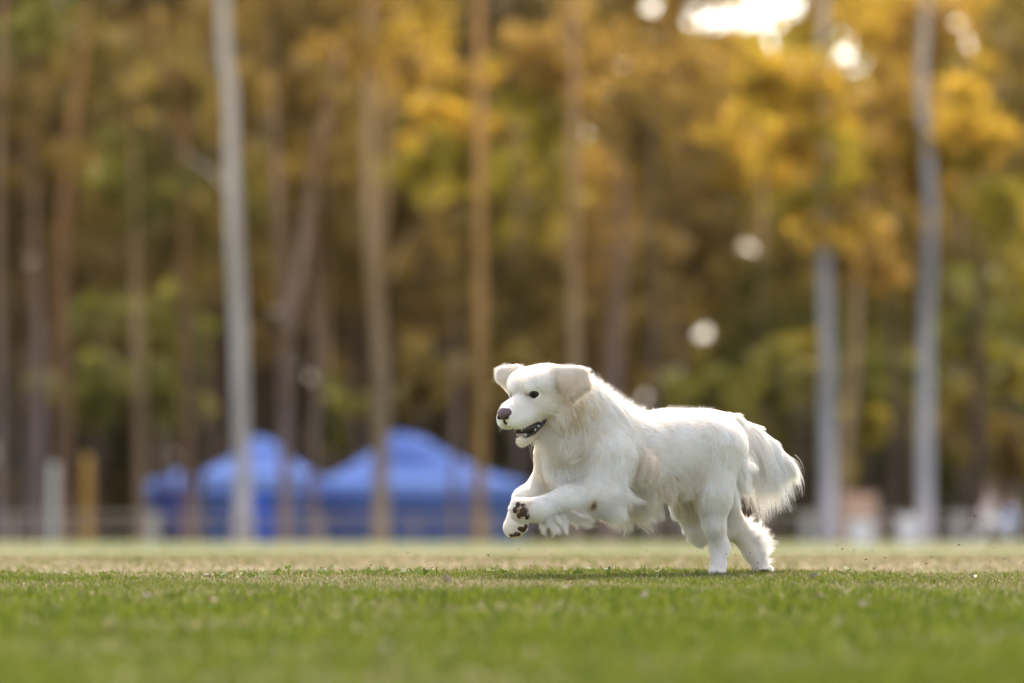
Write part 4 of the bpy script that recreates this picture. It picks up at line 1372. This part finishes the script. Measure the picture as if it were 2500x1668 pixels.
# brisket and belly fringe
FE.append(feather([(1480, 1195, 0.06), (1530, 1205, 0.04), (1580, 1195, 0.01)], [(0.2, 0, -1), (0.25, 0, -1), (0.5, 0, -0.9)], [75, 105, 70], 3600, (10, 8, 0.05), 0.34, 0.5, 0.3, 12, 0.9, 30, 26, 0.00032))
FE.append(feather([(1560, 1185, 0.08), (1620, 1180, 0.04), (1690, 1175, 0.0)], [(0.7, 0, -0.8), (0.9, 0, -0.6), (0.9, 0, -0.5)], [60, 60, 55], 4200, (14, 16, 0.01), 0.46, 0.35, 0.3, 10, 0.8, 31, 28, 0.00032))
# tousled side patch
FE.append(feather([(1530, 1125, 0.14), (1560, 1130, 0.125), (1575, 1150, 0.11)], [(0.3, -0.2, -1), (0.5, -0.2, -0.8), (0.6, 0, -0.9)], [50, 55, 60], 3800, (16, 20, 0.005), 0.42, 0.3, 0.5, 10, 1.3, 32, 60, 0.00032))
# ear fringes
FE.append(feather([(1424, 910, 0.29), (1432, 940, 0.31), (1398, 970, 0.32)], [(0.9, 0, -0.3), (0.6, 0, -0.8), (0.1, 0, -1)], [20, 24, 22], 1300, (3, 3, 0.004), 0.42, 0.4, 0.25, 7, 0.4, 60, 60, 0.0002, 0.4))
FE.append(feather([(1352, 905, 0.27), (1390, 900, 0.28), (1430, 905, 0.29)], [(0.8, 0, 0.4), (0.9, 0, 0.3), (1, 0, 0.0)], [14, 16, 18], 700, (4, 3, 0.006), 0.15, 0.3, 0.3, 7, 0.4, 61, 50, 0.0002, 0.3))
FE.append(feather([(1356, 922, 0.28), (1372, 945, 0.30), (1396, 968, 0.32)], [(-0.1, 0, -1), (0.1, 0, -1), (0.2, 0, -1)], [12, 14, 18], 600, (3, 3, 0.004), 0.5, 0.3, 0.25, 7, 0.4, 62, 40, 0.0002, 0.4))
FE.append(feather([(1250, 893, 0.165), (1219, 903, 0.155), (1220, 926, 0.16)], [(-0.6, 0, 0.5), (-0.9, 0, 0.1), (-0.6, 0, -0.8)], [12, 13, 14], 600, (3, 3, 0.004), 0.15, 0.3, 0.3, 7, 0.4, 63, 40, 0.0002, 0.3))
# chest ruff locks under the jaw
FE.append(feather([(1330, 1082, 0.24), (1370, 1090, 0.25), (1420, 1080, 0.24)], [(0.0, -0.2, -1), (0.1, -0.2, -1), (0.4, -0.2, -0.8)], [50, 65, 60], 5000, (16, 26, 0.005), 0.36, 0.4, 0.35, 10, 0.8, 33, 70, 0.00034))
FE.append(feather([(1325, 1120, 0.2), (1370, 1130, 0.2), (1420, 1130, 0.2)], [(0.1, -0.1, -1), (0.1, 0, -1), (0.25, 0, -1)], [50, 70, 60], 4000, (14, 24, 0.005), 0.10, 0.4, 0.3, 9, 0.6, 34, 50, 0.00034))
for j, (P_, pts_, rad_, rgb_) in enumerate(FE):
    make_fur('feathering', P_, pts_, rad_, rgb_, dog)

# crest of loose hairs lifted along nape and back
cp = []
for (u0, v0, w0), (u1, v1, w1), m, Lp in (((1400, 895, 0.17), (1470, 928, 0.12), 500, 24), ((1470, 928, 0.12), (1572, 1008, 0.0), 700, 26), ((1590, 1002, -0.02), (1740, 1008, -0.14), 700, 18), ((1255, 890, 0.17), (1400, 893, 0.2), 400, 14)):
    cp.append(feather([(u0, v0 + 5, w0), (u1, v1 + 5, w1)], [(0.75, 0, 0.6), (0.85, 0, 0.5)], [Lp, Lp], m, (4, 3, 0.03), 0.02, 0.1, 0.4, 6, 0.6, 50 + m, 260, 0.00017, 0.25))
make_fur('stray_hair', None, np.concatenate([c[1][:, ::1] for c in cp]), np.concatenate([c[2] for c in cp]), np.concatenate([c[3] for c in cp]), dog)
# whiskers
wk = []
for s in (1, -1):
    for k in range(9):
        a = H(0.115 + 0.028 * rng.random(), 0.030 * s, -0.05 - 0.02 * rng.random())
        d = nrm(HF * 0.5 + HS * s * 0.9 - HU * rng.uniform(0.0, 0.8))
        wk.append(np.array([a + d * 0.03 * t - HU * 0.008 * t * t for t in np.linspace(0, 1, 6)]))
make_fur('whisker', None, np.array(wk), np.full(len(wk), 0.00018), np.tile([0.7, 0.68, 0.64], (len(wk), 1)), dog)

# ================================================================== lawn blades
def blades(name, label, ylo, yhi, xh0, xh1, count, h, wdt, seed, dry=0.25, x0=0.0, tight=None):
    r = np.random.default_rng(seed)
    y = r.uniform(ylo, yhi, count)
    xh = np.interp(y, [ylo, yhi], [xh0, xh1])
    x = x0 + (r.uniform(-1, 1, count) * xh if tight is None else r.normal(0, tight, count))
    # patchy: dry and bare areas follow a smooth field
    P2 = np.stack([x, y, 0 * x], -1)
    f = np.sin(x * 3.1 + 1.3 * np.sin(y * 1.9)) * 0.5 + np.sin(y * 4.3 + 2 * np.sin(x * 2.3)) * 0.4 + np.sin(x * 9.0 + y * 7.0) * 0.25 + np.sin(x * 21 - y * 13) * 0.2 + 0.45 * np.sin(x * 5.1 + 2.0) * np.sin(y * 2.7 + 0.7) + 0.3 * np.sin(x * 47 + y * 31)
    hh = h * r.uniform(0.35, 1.1, count) * (1 + 0.25 * f) * np.where(r.random(count) < 0.03, 1.5, 1.0)
    hh = np.clip(hh, 0.006, None)
    a = r.uniform(0, 2 * np.pi, count)
    sx_, sy_ = np.cos(a), np.sin(a)
    la = r.uniform(0, 2 * np.pi, count); lean = r.uniform(0.1, 1.0, count) * hh
    isdry = r.random(count) < np.clip(dry - 0.22 * f, 0.03, 0.9)
    lean = np.where(isdry, lean * 1.6, lean); hh = np.where(isdry, hh * 0.75, hh)
    z = ground_z(x, y)
    w = wdt * r.uniform(0.6, 1.3, count) * 0.5
    b0 = np.stack([x - sx_ * w, y - sy_ * w, z - 0.002], -1); b1 = np.stack([x + sx_ * w, y + sy_ * w, z - 0.002], -1)
    mx, my = x + np.cos(la) * lean * 0.35, y + np.sin(la) * lean * 0.35
    m0 = np.stack([mx - sx_ * w * 0.8, my - sy_ * w * 0.8, z + hh * 0.6], -1); m1 = np.stack([mx + sx_ * w * 0.8, my + sy_ * w * 0.8, z + hh * 0.6], -1)
    t = np.stack([x + np.cos(la) * lean, y + np.sin(la) * lean, z + hh], -1)
    v = np.stack([b0, b1, m1, m0, t], 1).reshape(-1, 3)
    k = np.arange(count)[:, None] * 5
    q = k + np.array([[0, 1, 2, 3]]); tr = k + np.array([[3, 2, 4]])
    green = np.array([[0.085, 0.118, 0.008], [0.118, 0.150, 0.012], [0.145, 0.160, 0.020], [0.050, 0.076, 0.006]])[r.integers(0, 4, count)]
    straw = np.array([[0.26, 0.19, 0.12], [0.34, 0.27, 0.185], [0.17, 0.12, 0.075], [0.40, 0.335, 0.25]])[r.integers(0, 4, count)]
    c = np.where(isdry[:, None], straw, green) * r.uniform(0.75, 1.2, (count, 1))
    o = obj(name, np_mesh(name, v, quads=q, tris=tr, colors=np.repeat(c, 5, 0), smooth=False), blade_mat)
    tag(o, label, 'grass', kind='stuff')
    return o


blade_mat = leaf_mat('grass_blades', 0.35, 'tint', 0.6)
blades('grass', 'blurred green lawn blades nearest the camera', 6.5, 14.6, 1.5, 2.3, 120000, 0.028, 0.0048, 41, 0.16)
blades('grass', 'sharp green and straw lawn blades on the low crest under the dog', 14.6, 17.75, 2.4, 2.7, 170000, 0.0135, 0.0022, 42, 0.46)
blades('grass', 'straw coloured lawn blades just beyond the crest', 17.75, 30.0, 2.8, 4.2, 90000, 0.015, 0.0050, 43, 0.75)

blades('grass', 'taller loose green blades standing up along the crest', 16.7, 17.6, 2.6, 2.7, 2600, 0.026, 0.0024, 44, 0.3)

blades('grass', 'short tufts pressed round the planted hind paws', 16.70, 17.35, 0.75, 0.75, 2600, 0.021, 0.0024, 45, 0.35, x0=U2X(1800, 17.0), tight=0.28)


# ---- clover mats on the crest (too many leaflets to count)
def clover():
    r = np.random.default_rng(61)
    vs, cs = [], []
    for cu, hw, m in ((560, 60, 16), (660, 70, 20), (800, 60, 16), (940, 60, 22), (1020, 60, 18), (1190, 50, 12), (1480, 60, 12), (1600, 60, 8), (250, 40, 10), (2060, 40, 5)):
        for k in range(m):
            y = r.normal(17.1, 0.28); u = cu + r.normal(0, hw * 0.5); x = U2X(u, y)
            z = float(ground_z(x, y)); h = r.uniform(0.006, 0.022)
            tilt = r.normal(0, 0.45, 2); a0 = r.uniform(0, 6.28); col = np.array([0.070, 0.105, 0.012]) * r.uniform(0.7, 1.4)
            for j in range(3):
                a = a0 + j * 2.094; s = r.uniform(0.006, 0.010)
                c = np.array([x, y, z + h]); d1 = np.array([math.cos(a), math.sin(a), 0]); d1[2] = d1[0] * tilt[0] + d1[1] * tilt[1] + 0.15
                d2 = np.array([-math.sin(a), math.cos(a), 0]); d2[2] = d2[0] * tilt[0] + d2[1] * tilt[1]
                vs += [c, c + d1 * s * 0.7 + d2 * s * 0.6, c + d1 * s * 1.25 - np.array([0, 0, s * 0.2]), c + d1 * s * 0.7 - d2 * s * 0.6]
                cs += [col] * 4
            st = np.array([x, y, z - 0.002]); e = np.array([0.0007, 0, 0])
            vs += [st - e, st + e, np.array([x, y, z + h]) + e, np.array([x, y, z + h]) - e]; cs += [col * 1.2] * 4
    vs = np.array(vs); q = np.arange(len(vs)).reshape(-1, 4)
    o = obj('clover', np_mesh('clover', vs, quads=q, colors=np.array(cs), smooth=False), blade_mat)
    tag(o, 'low dark green clover leaves growing along the crest', 'clover', kind='stuff')


clover()

# ---- the thin weed standing up at the left
weed_mat = noise_mat('weed_stem', (0.16, 0.13, 0.05), (0.26, 0.20, 0.09), 60, 0.8)
wy = 17.05
wx = U2X(571, wy); wz = float(ground_z(wx, wy))
weed = empty('weed', (wx, wy, wz)); tag(weed, 'thin dry weed with two seed stalks standing on the crest at left', 'weed')
for pts, r0 in (([(0, 0, -.005), (0.001, 0, .02), (-.004, 0, .038), (-.010, .002, .052), (-.012, .002, .062)], 0.0009), ([(0.001, 0, .012), (.006, 0, .028), (.010, -.002, .046), (.008, -.002, .060), (.005, 0, .066)], 0.0008), ([(.010, -.002, .044), (.014, 0, .052), (.015, 0, .058)], 0.0006)):
    v, q, t = tube_arrays(pts, np.linspace(r0, r0 * 0.4, len(pts)), 6)
    obj('stalk', np_mesh('stalk', v, q, t), weed_mat, weed)
for p in ((-.012, .002, .062), (-.009, .002, .05), (-.005, 0, .042), (.005, 0, .066), (.009, -.002, .056), (.015, 0, .058), (.011, -.002, .048)):
    bm = bmesh.new(); bmesh.ops.create_icosphere(bm, subdivisions=1, radius=0.0016)
    for v_ in bm.verts: v_.co = Vector((v_.co.x, v_.co.y, v_.co.z * 1.7)) + Vector(p)
    bm_obj('seed_head', bm, weed_mat, weed)
for a in (0.5, 2.4, 4.0):
    bm = bmesh.new()
    d_ = Vector((math.cos(a), math.sin(a), 0.4)); s_ = Vector((-math.sin(a), math.cos(a), 0))
    vv = [bm.verts.new(k) for k in (Vector((0, 0, .003)), d_ * .010 + s_ * .004, d_ * .022, d_ * .010 - s_ * .004)]
    bm.faces.new(vv); bm_obj('leaf', bm, blade_mat and noise_mat('weed_leaf', (0.08, 0.13, 0.02), (0.12, 0.18, 0.03), 50, 0.6), weed)


# ---- dry leaf scraps in the lawn
def scrap_mesh(seed):
    r = np.random.default_rng(seed)
    bm = bmesh.new(); n = 6; rows = []
    for i in range(n + 1):
        t = i / n; w = math.sin(math.pi * min(1, t * 0.95 + 0.04)) * 0.32
        c = 0.35 * math.sin(t * 3 + seed)
        rows.append([bm.verts.new((t - 0.5, -w, 0.12 + 0.25 * w + c * 0.4)), bm.verts.new((t - 0.5, 0, 0.10 + c * 0.4 - 0.1)), bm.verts.new((t - 0.5, w, 0.12 + 0.25 * w + c * 0.4 + 0.05 * r.random()))])
    for i in range(n):
        for k in (0, 1): bm.faces.new([rows[i][k], rows[i + 1][k], rows[i + 1][k + 1], rows[i][k + 1]])
    me = bpy.data.meshes.new('fallen_leaf'); bm.to_mesh(me); bm.free(); return me


scr_m = [noise_mat('dry_leaf_pale', (0.36, 0.29, 0.22), (0.48, 0.40, 0.32), 30, 0.8), noise_mat('dry_leaf_tan', (0.20, 0.13, 0.08), (0.30, 0.21, 0.13), 30, 0.8)]
scr = [scrap_mesh(k) for k in range(3)]
for k, me in enumerate(scr): me.materials.append(scr_m[k % 2])
r_ = np.random.default_rng(77)
lf = [((158, 1390), 18.2, 0.030, 0, 'pale curled leaf lying beyond the crest at far left')] + [((505, 1397), 17.0, 0.030, 0, 'pale curled dry leaf on the crest left of the weed')]
for (u, v), y, s, k, lab in lf:
    x = U2X(u, y); o = obj('fallen_leaf', scr[k], None, None, (x, y, float(ground_z(x, y)) + 0.006)); o.scale = (s,) * 3; o.rotation_euler = (0.3, 0.2, 0.6); tag(o, lab, 'leaf')
for k in range(26):
    y = r_.uniform(8.5, 16.4); u = r_.uniform(-40, 2540); x = U2X(u, y)
    o = obj('fallen_leaf', scr[int(r_.integers(0, 3))], None, None, (x, y, float(ground_z(x, y)) + 0.016))
    o.scale = (r_.uniform(0.018, 0.038),) * 3; o.rotation_euler = (r_.normal(0, .4), r_.normal(0, .4), r_.uniform(0, 6.28))
    tag(o, 'small blurred dry leaf scrap lying in the near lawn', 'leaf', 'dry leaf scraps in the near lawn')

# ---- clods and grass bits kicked up behind and under the dog
soil = noise_mat('soil', (0.035, 0.024, 0.016), (0.08, 0.055, 0.035), 80, 0.95)
cl_me = []
for k in range(3):
    bm = bmesh.new(); bmesh.ops.create_icosphere(bm, subdivisions=1, radius=1.0)
    rr = np.random.default_rng(k)
    for v_ in bm.verts: v_.co *= rr.uniform(0.6, 1.25); v_.co.x *= 1.5
    me = bpy.data.meshes.new('soil_clod'); bm.to_mesh(me); bm.free(); me.materials.append(soil); cl_me.append(me)
spots = [(2044, 1333), (2056, 1340), (2085, 1344), (2128, 1345), (2114, 1366), (2160, 1361), (2116, 1382), (2133, 1388), (1970, 1381), (2274, 1360), (2262, 1376), (2336, 1377), (2341, 1330), (2332, 1391), (2418, 1371), (2451, 1364), (2427, 1339), (2498, 1374), (2400, 1270), (2380, 1260),
         (1268, 1342), (1330, 1345), (1346, 1353), (1405, 1356), (1435, 1369), (1557, 1364), (1580, 1344), (1655, 1317), (1192, 1355), (1228, 1372), (1296, 1382), (1335, 1383), (1372, 1385), (1466, 1384), (1488, 1385), (1832, 1350), (1850, 1374), (1773, 1352), (1795, 1354), (996, 1350), (1040, 1372), (905, 1380)]
for k, (u, v) in enumerate(spots):
    y = 16.75 + 0.5 * r_.random() if not 1700 < u < 1880 else 16.6
    o = obj('soil_clod', cl_me[k % 3], None, None, (U2X(u, y), y, V2Z(v, y)))
    s = r_.uniform(0.0014, 0.0028); o.scale = (s, s, s); o.rotation_euler = tuple(r_.uniform(0, 6, 3))
    tag(o, 'tiny dark clod of soil flying low over the lawn', 'clod', 'soil clods kicked up by the dog')
o = obj('soil_clod', cl_me[1], None, None, (U2X(1862, 17.1), 17.1, 0.004)); o.scale = (0.012, 0.01, 0.009)
tag(o, 'larger brown clod of torn turf at the far hind paw', 'clod')
o = obj('soil_clod', cl_me[2], None, None, (U2X(1896, 17.15), 17.15, 0.001)); o.scale = (0.011, 0.008, 0.006)
tag(o, 'dark clod of soil on the grass just right of the far hind paw', 'clod')
